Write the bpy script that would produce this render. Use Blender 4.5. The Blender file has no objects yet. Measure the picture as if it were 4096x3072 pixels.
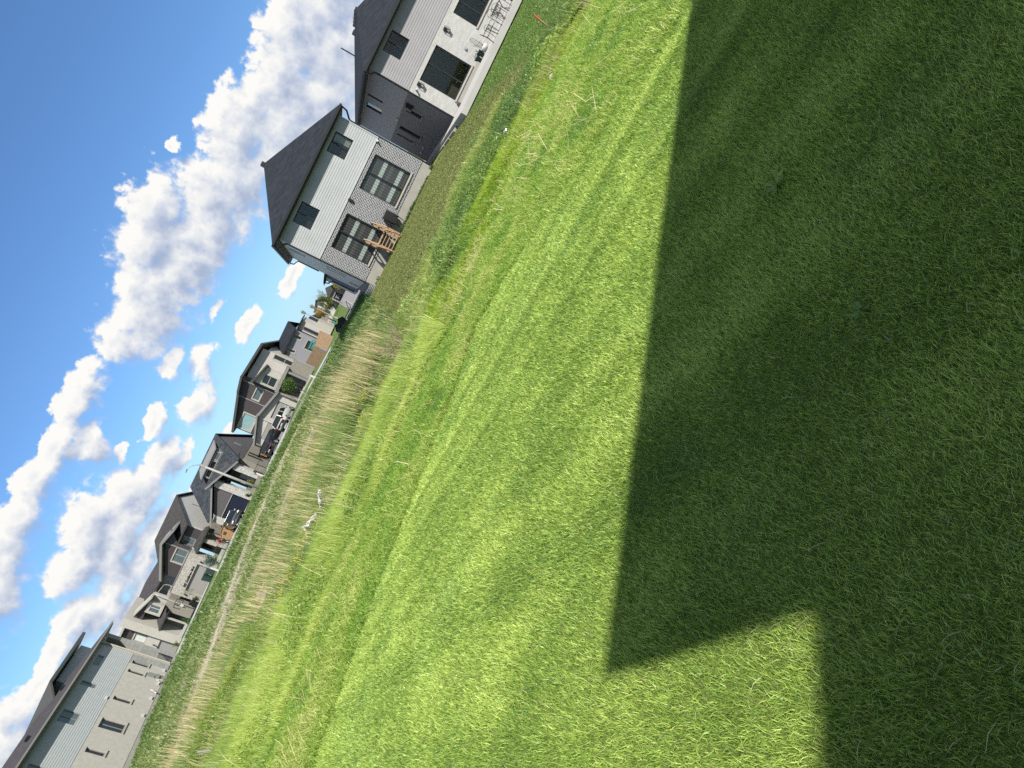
import bpy, math, random
import numpy as np
from mathutils import Vector, Matrix
random.seed(7); RNG = np.random.default_rng(11)
R = math.radians
sc = bpy.context.scene
COL = sc.collection
CAMH = 1.6                      # camera height; house data below is measured from the eye level

# ------------------------------------------------------------------ helpers
def link(o, parent=None):
    COL.objects.link(o)
    if parent is not None: o.parent = parent
    return o
def tag(o, label=None, cat=None, group=None, kind=None):
    if label: o['label'] = label
    if cat: o['category'] = cat
    if group: o['group'] = group
    if kind: o['kind'] = kind
    return o
def empty(name, loc, rot=0.0, label=None, cat=None, group=None):
    o = bpy.data.objects.new(name, None); link(o)
    o.empty_display_size = .1
    o.location = loc; o.rotation_euler = (0, 0, rot)
    return tag(o, label, cat, group)
def children(o): return [c for c in bpy.data.objects if c.parent == o]
def copy_tree(o, parent=None):
    kids = children(o)
    c = o.copy(); COL.objects.link(c); c.parent = parent
    for k in kids: copy_tree(k, c)
    return c

class MB:
    def __init__(s): s.v = []; s.f = []
    def add(s, vs, fs):
        n = len(s.v); s.v += [tuple(v) for v in vs]; s.f += [tuple(i + n for i in f) for f in fs]; return s
    def box(s, x0, x1, y0, y1, z0, z1):
        vs = [(x, y, z) for z in (z0, z1) for y in (y0, y1) for x in (x0, x1)]
        return s.add(vs, [(0, 2, 3, 1), (4, 5, 7, 6), (0, 1, 5, 4), (2, 6, 7, 3), (0, 4, 6, 2), (1, 3, 7, 5)])
    def hexa(s, b, t):          # bottom 4 pts, top 4 pts
        return s.add(list(b) + list(t), [(3, 2, 1, 0), (4, 5, 6, 7), (0, 1, 5, 4), (1, 2, 6, 5), (2, 3, 7, 6), (3, 0, 4, 7)])
    def slab(s, pts, th):       # polygon (3d pts) extruded down by th
        n = len(pts); lo = [(p[0], p[1], p[2] - th) for p in pts]
        return s.add(list(pts) + lo, [tuple(range(n)), tuple(range(2 * n - 1, n - 1, -1))] + [(i, (i + 1) % n, n + (i + 1) % n, n + i) for i in range(n)])
    def poly(s, pts): return s.add(pts, [tuple(range(len(pts)))])
    def prism(s, pts, vec):
        n = len(pts); q = [(p[0] + vec[0], p[1] + vec[1], p[2] + vec[2]) for p in pts]
        return s.add(list(pts) + q, [tuple(range(n)), tuple(range(2 * n - 1, n - 1, -1))] + [(i, (i + 1) % n, n + (i + 1) % n, n + i) for i in range(n)])
    def tube(s, path, r, n=8, closed=False):
        path = [Vector(p) for p in path]; rs = r if isinstance(r, (list, tuple)) else [r] * len(path)
        m = len(path); base = len(s.v)
        for i, p in enumerate(path):
            a = path[(i - 1) % m] if (i > 0 or closed) else p; b = path[(i + 1) % m] if (i < m - 1 or closed) else p
            d = (b - a).normalized() if (b - a).length > 1e-9 else Vector((0, 0, 1))
            u = d.cross(Vector((0, 0, 1)) if abs(d.z) < .9 else Vector((1, 0, 0))).normalized(); w = d.cross(u)
            for k in range(n):
                t = 2 * math.pi * k / n; q = p + (u * math.cos(t) + w * math.sin(t)) * rs[i]; s.v.append(tuple(q))
        for i in range(m if closed else m - 1):
            j = (i + 1) % m
            for k in range(n):
                k2 = (k + 1) % n; s.f.append((base + i * n + k, base + i * n + k2, base + j * n + k2, base + j * n + k))
        if not closed:
            s.f.append(tuple(base + k for k in range(n - 1, -1, -1))); s.f.append(tuple(base + (m - 1) * n + k for k in range(n)))
        return s
    def bar(s, a, b, w, h=None):  # rectangular bar between points
        a = Vector(a); b = Vector(b); h = h or w; d = (b - a).normalized()
        u = d.cross(Vector((0, 0, 1)) if abs(d.z) < .95 else Vector((1, 0, 0))).normalized() * (w / 2); v = d.cross(u).normalized() * (h / 2)
        return s.hexa([a - u - v, a + u - v, a + u + v, a - u + v], [b - u - v, b + u - v, b + u + v, b - u + v])
    def lathe(s, prof, c=(0, 0, 0), n=16):
        base = len(s.v)
        for r, z in prof:
            for k in range(n):
                t = 2 * math.pi * k / n; s.v.append((c[0] + r * math.cos(t), c[1] + r * math.sin(t), c[2] + z))
        for i in range(len(prof) - 1):
            for k in range(n):
                k2 = (k + 1) % n; s.f.append((base + i * n + k, base + i * n + k2, base + (i + 1) * n + k2, base + (i + 1) * n + k))
        s.f.append(tuple(base + k for k in range(n - 1, -1, -1))); s.f.append(tuple(base + (len(prof) - 1) * n + k for k in range(n)))
        return s
    def ell(s, c, r, n=10, m=7, rnd=0):
        prof = []
        base = len(s.v)
        for i in range(m + 1):
            ph = math.pi * i / m
            for k in range(n):
                t = 2 * math.pi * k / n; q = 1 + random.uniform(-rnd, rnd)
                s.v.append((c[0] + r[0] * q * math.sin(ph) * math.cos(t), c[1] + r[1] * q * math.sin(ph) * math.sin(t), c[2] - r[2] * q * math.cos(ph)))
        for i in range(m):
            for k in range(n):
                k2 = (k + 1) % n; s.f.append((base + i * n + k, base + i * n + k2, base + (i + 1) * n + k2, base + (i + 1) * n + k))
        return s
    def build(s, name, mat, parent=None, k=1.0, smooth=False, bevel=0):
        me = bpy.data.meshes.new(name)
        me.from_pydata([(a * k, b * k, c * k) for a, b, c in s.v], [], s.f); me.validate(); me.update()
        if mat: me.materials.append(mat)
        if smooth:
            for p in me.polygons: p.use_smooth = True
        o = bpy.data.objects.new(name, me); link(o, parent)
        if bevel:
            b = o.modifiers.new('bevel', 'BEVEL'); b.width = bevel; b.segments = 2; b.limit_method = 'ANGLE'; b.angle_limit = R(40)
        return o

# ------------------------------------------------------------------ materials
def newmat(name):
    m = bpy.data.materials.new(name); m.use_nodes = True
    nt = m.node_tree; nt.nodes.clear(); return m, nt
def nd(nt, t, **kw):
    n = nt.nodes.new(t)
    for k, v in kw.items():
        if k == 'ins':
            for a, b in v.items(): n.inputs[a].default_value = b
        else: setattr(n, k, v)
    return n
def ramp(nt, fac, stops, interp='LINEAR'):
    r = nd(nt, 'ShaderNodeValToRGB'); r.color_ramp.interpolation = interp
    e = r.color_ramp.elements
    while len(e) < len(stops): e.new(.5)
    for i, (p, c) in enumerate(stops): e[i].position = p; e[i].color = (*c, 1)
    nt.links.new(fac, r.inputs[0]); return r.outputs[0]
HK = .50
def mat(name, c, rough=.7, var=.12, scale=6., bump=0., bscale=40., metal=0., spec=.4, c2=None, coat=0.):
    c = tuple(x * HK for x in c)
    m, nt = newmat(name); L = nt.links
    out = nd(nt, 'ShaderNodeOutputMaterial'); b = nd(nt, 'ShaderNodeBsdfPrincipled')
    b.inputs['Roughness'].default_value = rough; b.inputs['Metallic'].default_value = metal
    b.inputs['Specular IOR Level'].default_value = spec; b.inputs['Coat Weight'].default_value = coat
    tc = nd(nt, 'ShaderNodeTexCoord')
    n1 = nd(nt, 'ShaderNodeTexNoise', ins={'Scale': scale, 'Detail': 6., 'Roughness': .65}); L.new(tc.outputs['Object'], n1.inputs['Vector'])
    c2 = c2 or tuple(min(1, x * (1 + var)) for x in c); c1 = tuple(x * (1 - var) for x in c)
    L.new(ramp(nt, n1.outputs[0], [(.3, c1), (.7, c2)]), b.inputs['Base Color'])
    if bump:
        n2 = nd(nt, 'ShaderNodeTexNoise', ins={'Scale': bscale, 'Detail': 4.}); L.new(tc.outputs['Object'], n2.inputs['Vector'])
        bp = nd(nt, 'ShaderNodeBump', ins={'Strength': bump, 'Distance': .02}); L.new(n2.outputs[0], bp.inputs['Height']); L.new(bp.outputs[0], b.inputs['Normal'])
    L.new(b.outputs[0], out.inputs[0]); return m
def wallvec(nt):   # (x+y, z) coordinates so patterns run round corners
    tc = nd(nt, 'ShaderNodeTexCoord'); s = nd(nt, 'ShaderNodeSeparateXYZ'); nt.links.new(tc.outputs['Object'], s.inputs[0])
    a = nd(nt, 'ShaderNodeMath', operation='ADD'); nt.links.new(s.outputs[0], a.inputs[0]); nt.links.new(s.outputs[1], a.inputs[1])
    c = nd(nt, 'ShaderNodeCombineXYZ'); nt.links.new(a.outputs[0], c.inputs[0]); nt.links.new(s.outputs[2], c.inputs[1]); return c.outputs[0], tc
def brickmat(name, a, b_, mortar, bw, bh, ms, rough=.85, bump=.6, offset=.5):
    a, b_, mortar = (tuple(x * HK for x in q_) for q_ in (a, b_, mortar))
    m, nt = newmat(name); L = nt.links
    out = nd(nt, 'ShaderNodeOutputMaterial'); b = nd(nt, 'ShaderNodeBsdfPrincipled', ins={'Roughness': rough})
    v, tc = wallvec(nt)
    t = nd(nt, 'ShaderNodeTexBrick', offset=offset); t.inputs['Scale'].default_value = 1
    t.inputs['Color1'].default_value = (*a, 1); t.inputs['Color2'].default_value = (*b_, 1); t.inputs['Mortar'].default_value = (*mortar, 1)
    t.inputs['Brick Width'].default_value = bw; t.inputs['Row Height'].default_value = bh; t.inputs['Mortar Size'].default_value = ms
    t.inputs['Mortar Smooth'].default_value = .1; t.inputs['Bias'].default_value = 0
    L.new(v, t.inputs['Vector'])
    n = nd(nt, 'ShaderNodeTexNoise', ins={'Scale': 9., 'Detail': 5.}); L.new(tc.outputs['Object'], n.inputs['Vector'])
    mx = nd(nt, 'ShaderNodeMix', data_type='RGBA', blend_type='MULTIPLY'); mx.inputs[0].default_value = .5
    L.new(t.outputs[0], mx.inputs[6]); L.new(ramp(nt, n.outputs[0], [(.3, (.7, .7, .7)), (.7, (1, 1, 1))]), mx.inputs[7])
    L.new(mx.outputs[2], b.inputs['Base Color'])
    bp = nd(nt, 'ShaderNodeBump', invert=True, ins={'Strength': bump, 'Distance': .01}); L.new(t.outputs[1], bp.inputs['Height']); L.new(bp.outputs[0], b.inputs['Normal'])
    L.new(b.outputs[0], out.inputs[0]); return m
def stonemat(name, cols, scale=14., rough=.9):
    cols = [tuple(x * HK for x in q_) for q_ in cols]
    m, nt = newmat(name); L = nt.links
    out = nd(nt, 'ShaderNodeOutputMaterial'); b = nd(nt, 'ShaderNodeBsdfPrincipled', ins={'Roughness': rough})
    v, tc = wallvec(nt)
    mp = nd(nt, 'ShaderNodeMapping'); mp.inputs['Scale'].default_value = (1, 2.2, 1); L.new(v, mp.inputs[0])
    vo = nd(nt, 'ShaderNodeTexVoronoi', ins={'Scale': scale}); L.new(mp.outputs[0], vo.inputs['Vector'])
    sp = nd(nt, 'ShaderNodeSeparateColor'); L.new(vo.outputs['Color'], sp.inputs[0])
    n = nd(nt, 'ShaderNodeTexNoise', ins={'Scale': 26., 'Detail': 5., 'Roughness': .7}); L.new(tc.outputs['Object'], n.inputs['Vector'])
    ad = nd(nt, 'ShaderNodeMath', operation='ADD'); L.new(sp.outputs[0], ad.inputs[0]); L.new(n.outputs[0], ad.inputs[1])
    hf = nd(nt, 'ShaderNodeMath', operation='MULTIPLY'); L.new(ad.outputs[0], hf.inputs[0]); hf.inputs[1].default_value = .5
    L.new(ramp(nt, hf.outputs[0], [(.22, cols[0]), (.36, cols[1]), (.6, cols[2]), (.8, cols[3])]), b.inputs['Base Color'])
    bp = nd(nt, 'ShaderNodeBump', ins={'Strength': .5, 'Distance': .03}); L.new(sp.outputs[1], bp.inputs['Height']); L.new(bp.outputs[0], b.inputs['Normal'])
    L.new(b.outputs[0], out.inputs[0]); return m
def shinglemat(name, c, amp=.35):
    c = tuple(x * .36 for x in c)
    m, nt = newmat(name); L = nt.links
    out = nd(nt, 'ShaderNodeOutputMaterial'); b = nd(nt, 'ShaderNodeBsdfPrincipled', ins={'Roughness': .95, 'Specular IOR Level': .2})
    tc = nd(nt, 'ShaderNodeTexCoord')
    s = nd(nt, 'ShaderNodeSeparateXYZ'); L.new(tc.outputs['Object'], s.inputs[0])
    a = nd(nt, 'ShaderNodeMath', operation='ADD'); L.new(s.outputs[0], a.inputs[0]); L.new(s.outputs[1], a.inputs[1])
    cc = nd(nt, 'ShaderNodeCombineXYZ'); L.new(a.outputs[0], cc.inputs[0]); L.new(s.outputs[2], cc.inputs[1])
    t = nd(nt, 'ShaderNodeTexBrick', offset=.37); t.inputs['Scale'].default_value = 1
    t.inputs['Color1'].default_value = (*[x * (1 - amp) for x in c], 1); t.inputs['Color2'].default_value = (*[x * (1 + amp) for x in c], 1)
    t.inputs['Mortar'].default_value = (*[x * .5 for x in c], 1); t.inputs['Brick Width'].default_value = .3; t.inputs['Row Height'].default_value = .1
    t.inputs['Mortar Size'].default_value = .006; L.new(cc.outputs[0], t.inputs['Vector'])
    n = nd(nt, 'ShaderNodeTexNoise', ins={'Scale': 3.5, 'Detail': 7., 'Roughness': .75}); L.new(tc.outputs['Object'], n.inputs['Vector'])
    mx = nd(nt, 'ShaderNodeMix', data_type='RGBA', blend_type='MULTIPLY'); mx.inputs[0].default_value = 1
    L.new(t.outputs[0], mx.inputs[6]); L.new(ramp(nt, n.outputs[0], [(.35, (.80, .82, .86)), (.65, (1.12, 1.12, 1.12))]), mx.inputs[7])
    L.new(mx.outputs[2], b.inputs['Base Color']); L.new(b.outputs[0], out.inputs[0]); return m
def glassmat(name, tint=(.96, .96, .94), tr=.9):
    m, nt = newmat(name); L = nt.links
    out = nd(nt, 'ShaderNodeOutputMaterial'); g = nd(nt, 'ShaderNodeBsdfGlossy', ins={'Roughness': .02}); t = nd(nt, 'ShaderNodeBsdfTransparent')
    t.inputs[0].default_value = (*[x * tr for x in tint], 1); fr = nd(nt, 'ShaderNodeFresnel'); ge = nd(nt, 'ShaderNodeNewGeometry'); io = nd(nt, 'ShaderNodeMath', operation='MULTIPLY_ADD'); L.new(ge.outputs['Backfacing'], io.inputs[0]); io.inputs[1].default_value = 1 / 1.4 - 1.4; io.inputs[2].default_value = 1.4; L.new(io.outputs[0], fr.inputs[0])
    mx = nd(nt, 'ShaderNodeMixShader'); L.new(fr.outputs[0], mx.inputs[0]); L.new(t.outputs[0], mx.inputs[1]); L.new(g.outputs[0], mx.inputs[2])
    L.new(mx.outputs[0], out.inputs[0]); return m
def darkglass(name, c=(.02, .025, .03), rough=.06, spec=.5):
    return mat(name, c, rough, .1, 2., spec=spec)

M = {}
M['siding_pale'] = mat('siding_pale', (.50, .535, .585), .55, .09, .9)
M['siding_white'] = mat('siding_white', (.85, .90, .92), .5, .09, .9)
M['siding_lilac'] = mat('siding_lilac', (.36, .36, .40), .55, .09, .9)
M['siding_dark'] = mat('siding_dark', (.34, .345, .41), .55, .04, 2.)
M['siding_grey'] = mat('siding_grey', (.50, .55, .58), .55, .05, 2.)
M['siding_light'] = mat('siding_light', (.55, .55, .555), .6, .05, 2.)
M['siding_beige'] = mat('siding_beige', (.62, .59, .58), .6, .05, 2.)
M['siding_brown'] = mat('siding_brown', (.068, .056, .060), .55, .1, 2.)
M['siding_mauve'] = mat('siding_mauve', (.125, .12, .135), .6, .1, 2.)
M['brick_dark'] = brickmat('brick_dark', (.085, .092, .118), (.165, .175, .21), (.80, .81, .85), .27, .094, .012)
M['brick_white'] = brickmat('brick_white', (.54, .555, .56), (.66, .67, .67), (.62, .63, .63), .38, .10, .006, bump=.3)
M['brick_char'] = brickmat('brick_char', (.21, .215, .26), (.25, .255, .30), (.18, .185, .22), .3, .09, .006, bump=.3)
M['brick_light'] = brickmat('brick_light', (.36, .38, .38), (.45, .46, .46), (.22, .23, .23), .55, .36, .008, offset=.6)
M['stucco'] = mat('stucco', (.56, .55, .52), .95, .10, 3., .35, 60.)
M['stucco_taupe'] = mat('stucco_taupe', (.33, .315, .29), .95, .10, 3., .35, 60.)
M['stucco_light'] = mat('stucco_light', (.58, .57, .54), .95, .08, 3., .3, 60.)
M['stone'] = stonemat('stone', [(.09, .09, .09), (.44, .43, .40), (.60, .58, .54), (.78, .77, .73)])
M['stone_white'] = stonemat('stone_white', [(.06, .06, .065), (.55, .55, .55), (.68, .68, .67), (.82, .82, .81)], 11.)
M['concrete'] = mat('concrete', (.42, .41, .385), .9, .10, 1.5, .2, 30.)
M['concrete_pale'] = mat('concrete_pale', (.55, .55, .56), .85, .07, 1.2, .15, 30.)
M['white'] = mat('white', (.74, .75, .77), .6, .04, 2.)
M['sill'] = mat('sill', (.55, .52, .48), .8, .08, 4.)
M['trim_pale'] = mat('trim_pale', (.55, .53, .48), .6, .05, 3.)
M['trim_grey'] = mat('trim_grey', (.30, .295, .30), .6, .05, 3.)
M['trim_dark'] = mat('trim_dark', (.075, .08, .078), .5, .1, 3.)
M['black'] = mat('black', (.012, .014, .018), .45, .15, 4.)
M['blackmetal'] = mat('blackmetal', (.02, .02, .022), .5, .15, 8., spec=.5)
M['roof_slate'] = shinglemat('roof_slate', (.036, .046, .066), .25)
M['roof_blue'] = shinglemat('roof_blue', (.075, .09, .115), .45)
M['roof_brown'] = shinglemat('roof_brown', (.10, .098, .10), .2)
M['roof_mauve'] = shinglemat('roof_mauve', (.115, .105, .115), .2)
M['garage_grey'] = mat('garage_grey', (.37, .365, .36), .6, .03, 1.)
M['garage_navy'] = mat('garage_navy', (.012, .02, .045), .45, .1, 1.)
M['glass_clear'] = glassmat('glass_clear')
M['glass_dark'] = darkglass('glass_dark')
M['glass_sky'] = darkglass('glass_sky', (.12, .16, .18), .12)
M['glass_teal'] = darkglass('glass_teal', (.30, .50, .56), .3)
M['blind'] = mat('blind', (.75, .82, .80), .5, .05, 2.)
M['room'] = mat('room', (.06, .06, .066), .9, .3, 1.)
M['wood_new'] = mat('wood_new', (.50, .33, .20), .75, .2, 7.)
M['wood_fence'] = mat('wood_fence', (.40, .27, .18), .8, .25, 5.)
M['wood_play'] = mat('wood_play', (.42, .25, .12), .8, .2, 5.)
M['galv'] = mat('galv', (.62, .65, .66), .35, .06, 4., metal=.6)
M['steel'] = mat('steel', (.36, .38, .36), .5, .1, 5., metal=.2)
M['pole'] = mat('pole', (.42, .43, .41), .7, .08, 5.)
M['orange'] = mat('orange', (.85, .13, .05), .6, .05, 5.)
M['blue'] = mat('blue', (.06, .22, .55), .6, .1, 5.)
M['teal'] = mat('teal', (.03, .22, .21), .5, .1, 5.)
M['pot_green'] = mat('pot_green', (.03, .07, .065), .5, .1, 5.)
M['red'] = mat('red', (.30, .012, .03), .85, .15, 8.)
M['skin'] = mat('skin', (.45, .26, .18), .6, .05, 8.)
M['trouser'] = mat('trouser', (.03, .035, .045), .9, .15, 8.)
M['rubber'] = mat('rubber', (.015, .015, .015), .8, .1, 8.)
M['tail'] = mat('tail', (.45, .01, .02), .3, .05, 8.)
M['car_white'] = mat('car_white', (.62, .65, .67), .3, .02, 2., coat=.5)
M['car_black'] = mat('car_black', (.012, .014, .02), .2, .05, 2., coat=1., spec=.6)
M['car_silver'] = mat('car_silver', (.20, .21, .20), .3, .04, 2., metal=.5, coat=.6)
M['car_blue'] = mat('car_blue', (.04, .07, .08), .25, .04, 2., coat=.8)
M['bark'] = mat('bark', (.10, .08, .06), .9, .2, 10.)
M['asphalt'] = mat('asphalt', (.30, .295, .31), .9, .06, .8, .2, 50.)
M['gravel'] = mat('gravel', (.34, .31, .26), .95, .28, 1.1, .8, 12.)

def leafmat():
    m, nt = newmat('leaf_blade'); L = nt.links
    out = nd(nt, 'ShaderNodeOutputMaterial')
    at = nd(nt, 'ShaderNodeAttribute', attribute_name='col')
    d = nd(nt, 'ShaderNodeBsdfDiffuse'); t = nd(nt, 'ShaderNodeBsdfTranslucent'); g = nd(nt, 'ShaderNodeBsdfGlossy', ins={'Roughness': .42})
    g.inputs[0].default_value = (.4, .45, .35, 1)
    L.new(at.outputs['Color'], d.inputs[0])
    mu = nd(nt, 'ShaderNodeMix', data_type='RGBA', blend_type='MULTIPLY'); mu.inputs[0].default_value = 1; mu.inputs[7].default_value = (1.16, 1.24, .74, 1)
    L.new(at.outputs['Color'], mu.inputs[6]); L.new(mu.outputs[2], t.inputs[0])
    a = nd(nt, 'ShaderNodeMixShader', ins={0: .46}); L.new(d.outputs[0], a.inputs[1]); L.new(t.outputs[0], a.inputs[2])
    b = nd(nt, 'ShaderNodeMixShader', ins={0: .055}); L.new(a.outputs[0], b.inputs[1]); L.new(g.outputs[0], b.inputs[2])
    L.new(b.outputs[0], out.inputs[0]); return m
M['leaf'] = leafmat()

# ------------------------------------------------------------------ numpy noise and terrain
def vnoise(x, y, s, seed=0):
    x = np.asarray(x, float) / s; y = np.asarray(y, float) / s
    xi = np.floor(x).astype(np.int64); yi = np.floor(y).astype(np.int64); fx = x - xi; fy = y - yi
    fx = fx * fx * (3 - 2 * fx); fy = fy * fy * (3 - 2 * fy)
    def h(a, b):
        n = (a * 374761393 + b * 668265263 + seed * 974711) & 0xffffffff
        n = ((n ^ (n >> 13)) * 1274126177) & 0xffffffff; return ((n ^ (n >> 16)) & 0xffff) / 65535.
    return (h(xi, yi) * (1 - fx) + h(xi + 1, yi) * fx) * (1 - fy) + (h(xi, yi + 1) * (1 - fx) + h(xi + 1, yi + 1) * fx) * fy
def fbm(x, y, s, seed=0, o=3):
    a = 0; w = 0
    for i in range(o): a = a + vnoise(x, y, s / 2 ** i, seed + i * 17) * .5 ** i; w += .5 ** i
    return a / w
def sstep(a, b, x): t = np.clip((x - a) / (b - a), 0, 1); return t * t * (3 - 2 * t)
def ground_rel(x, y):
    x = np.asarray(x, float); y = np.asarray(y, float)
    z = np.interp(y, [-30, 7.5, 11, 14, 18, 23, 30, 40, 46, 60, 76, 90, 130, 400], [-1.6, -1.6, -1.68, -1.9, -2.1, -2.02, -1.92, -1.82, -1.76, -1.72, -1.66, -1.6, -.75, -.6])
    left = sstep(0, 1, (-x - 2) / 12.)
    zl = np.interp(y, [-30, 26, 34, 45, 60, 72, 90, 130, 400], [0, 0, .22, .38, .46, .45, .42, 0, 0]); z = z + left * zl
    far = sstep(18, 46, -x) * sstep(35, 62, y); z = z + far * .30 * (1 - sstep(100, 130, y))
    right = sstep(9.5, 13, x) * sstep(26, 36, y); z = z - right * .2 * (1 - sstep(55, 70, y))
    z = z + (fbm(x, y, 2.6, 5) - .5) * .10 * sstep(7.5, 12, y) * (1 - sstep(30, 42, y)) + (fbm(x, y, 1.7, 9) - .5) * .03
    return z
def gz(x, y): return ground_rel(x, y) + CAMH
EDGE_AZ = np.array([-60, -30, -11, -6.3, -2, 3, 11, 15, 20.6, 23, 31, 60.]); EDGE_R = np.array([7.4, 7.4, 7.6, 7.9, 8.1, 8.6, 8.0, 7.7, 7.5, 7.2, 7.1, 7.1])
WEED_R = np.interp(EDGE_AZ, [-60, -28, -11, -7, -.5, 4, 8.6, 12.7, 17, 21, 27, 60], [9.8, 10.2, 10.6, 10.9, 11.2, 10.2, 11.7, 12.9, 13.3, 14.5, 15.3, 16])
def polar(x, y): return np.degrees(np.arctan2(x, y)), np.hypot(x, y)
def edge_r(az): return np.interp(az, EDGE_AZ, EDGE_R)
def weed_r(az): return np.interp(az, EDGE_AZ, WEED_R)
def weedend_r(az): return np.interp(az, [-60, -30, -25, -20, -10, -4, 0, 4, 10, 15, 20, 24, 28, 60], [27, 26, 23, 20.5, 20.5, 21, 21.5, 21, 22, 24, 21.5, 20.5, 17.3, 17])
def reedend_r(az): return np.interp(az, [-60, -30, -20, -10, -4, 0.5, 1], [34, 33, 29, 28, 27, 25, 20])

C = lambda *a: np.array(a, float)
SOIL = C(.045, .05, .02); 
def ground_color(x, y):
    az, r = polar(x, y); n = fbm(x, y, 1.1, 3); n2 = fbm(x, y, .35, 8); nb = fbm(x, y, 6., 21)
    def lerp(a, b, t): return a + (b - a) * t[..., None]
    c = np.broadcast_to(C(.11, .16, .035), x.shape + (3,)).copy()
    e = edge_r(az) + (n - .5) * .6; w = weed_r(az) + (n - .5) * .8; we = weedend_r(az) + (n - .5) * 2
    c = lerp(c, C(.11, .17, .05), sstep(-.1, .3, r - e)); c = lerp(c, C(.08, .12, .035), sstep(-.2, .4, r - w))
    olive = lerp(np.broadcast_to(C(.085, .105, .035), c.shape), C(.13, .135, .055), n2 * nb)
    h3 = sstep(-.6, .9, (x - (9.2 + (y - 20) * .12))); olive = lerp(olive, C(.06, .10, .025), h3)
    c = lerp(c, olive, sstep(-.3, .8, r - we))
    # field to the left, beyond the reeds: patchy grass and pale dirt
    fld = sstep(-.5, 1.5, -x - .5 - (y - 25) * .04) * sstep(0, 2, r - we)
    q = y - (x + 15.5) * 3.0 + (fbm(x, y, 3, 31) - .5) * 12         # tyre tracks run obliquely
    tr = np.exp(-((q - 38) / 6.0) ** 2) + .8 * np.exp(-((q - 13.5) / 5.) ** 2) + .5 * np.exp(-((q - 60) / 8) ** 2)
    dirt = np.clip(tr * .95 + (n2 - .5) * 1.5 * (tr > .04) + (nb - .62) * .8, 0, 1)
    f = lerp(np.broadcast_to(C(.055, .085, .03), c.shape), C(.24, .215, .175), dirt)
    c = lerp(c, f, fld * (1 - sstep(66, 70, y)))
    c = lerp(c, np.broadcast_to(C(.055, .085, .025), c.shape), sstep(64, 68, y))
    c = c * (1.05 + .5 * n2[..., None]); return c

def grid_object(name, xs, ys, m, dz=0., colfun=None, kind='structure', zf=None):
    X, Y = np.meshgrid(xs, ys); Z = (zf or gz)(X, Y) + dz; nx, ny = len(xs), len(ys)
    V = np.stack([X, Y, Z], -1).reshape(-1, 3)
    i = np.arange(nx - 1)[None, :] + nx * np.arange(ny - 1)[:, None]; i = i.reshape(-1)
    F = np.stack([i, i + 1, i + nx + 1, i + nx], 1)
    o = np_mesh(name, V, F, m, colfun(X, Y).reshape(-1, 3) if colfun else None, smooth=True); o['kind'] = kind; return o
def np_mesh(name, V, F, m, cols=None, parent=None, smooth=False):
    me = bpy.data.meshes.new(name); k = F.shape[1]
    me.vertices.add(len(V)); me.vertices.foreach_set('co', np.ascontiguousarray(V, np.float32).ravel())
    me.loops.add(F.size); me.loops.foreach_set('vertex_index', np.ascontiguousarray(F, np.int32).ravel())
    me.polygons.add(len(F)); me.polygons.foreach_set('loop_start', np.arange(0, F.size, k, dtype=np.int32))
    if smooth: me.polygons.foreach_set('use_smooth', np.ones(len(F), bool))
    if cols is not None:
        a = me.attributes.new('col', 'FLOAT_COLOR', 'POINT'); a.data.foreach_set('color', np.concatenate([cols, np.ones((len(cols), 1))], 1).astype(np.float32).ravel())
    me.update(calc_edges=True); me.materials.append(m)
    return link(bpy.data.objects.new(name, me), parent)
def soilmat():
    m, nt = newmat('ground_cover'); L = nt.links
    out = nd(nt, 'ShaderNodeOutputMaterial'); b = nd(nt, 'ShaderNodeBsdfPrincipled', ins={'Roughness': 1., 'Specular IOR Level': .1})
    at = nd(nt, 'ShaderNodeAttribute', attribute_name='col'); tc = nd(nt, 'ShaderNodeTexCoord')
    n = nd(nt, 'ShaderNodeTexNoise', ins={'Scale': 7., 'Detail': 8., 'Roughness': .8}); L.new(tc.outputs['Object'], n.inputs['Vector'])
    mx = nd(nt, 'ShaderNodeMix', data_type='RGBA', blend_type='MULTIPLY'); mx.inputs[0].default_value = 1
    L.new(at.outputs['Color'], mx.inputs[6]); L.new(ramp(nt, n.outputs[0], [(.3, (.55, .55, .5)), (.7, (1.4, 1.4, 1.4))]), mx.inputs[7])
    L.new(mx.outputs[2], b.inputs['Base Color'])
    bp = nd(nt, 'ShaderNodeBump', ins={'Strength': 1., 'Distance': .06}); L.new(n.outputs[0], bp.inputs['Height']); L.new(bp.outputs[0], b.inputs['Normal'])
    L.new(b.outputs[0], out.inputs[0]); return m
M['soil'] = soilmat()
xs = np.unique(np.concatenate([np.arange(-700, -60, 20), np.arange(-60, -12, .5), np.arange(-12, 14, .2), np.arange(14, 40, .5), np.arange(40, 720, 20)]))
ys = np.unique(np.concatenate([np.arange(-60, -10, 5), np.arange(-10, 26, .2), np.arange(26, 100, .5), np.arange(100, 140, 2), np.arange(140, 900, 20)]))
grid_object('ground', xs, ys, M['soil'], colfun=ground_color)

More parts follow.
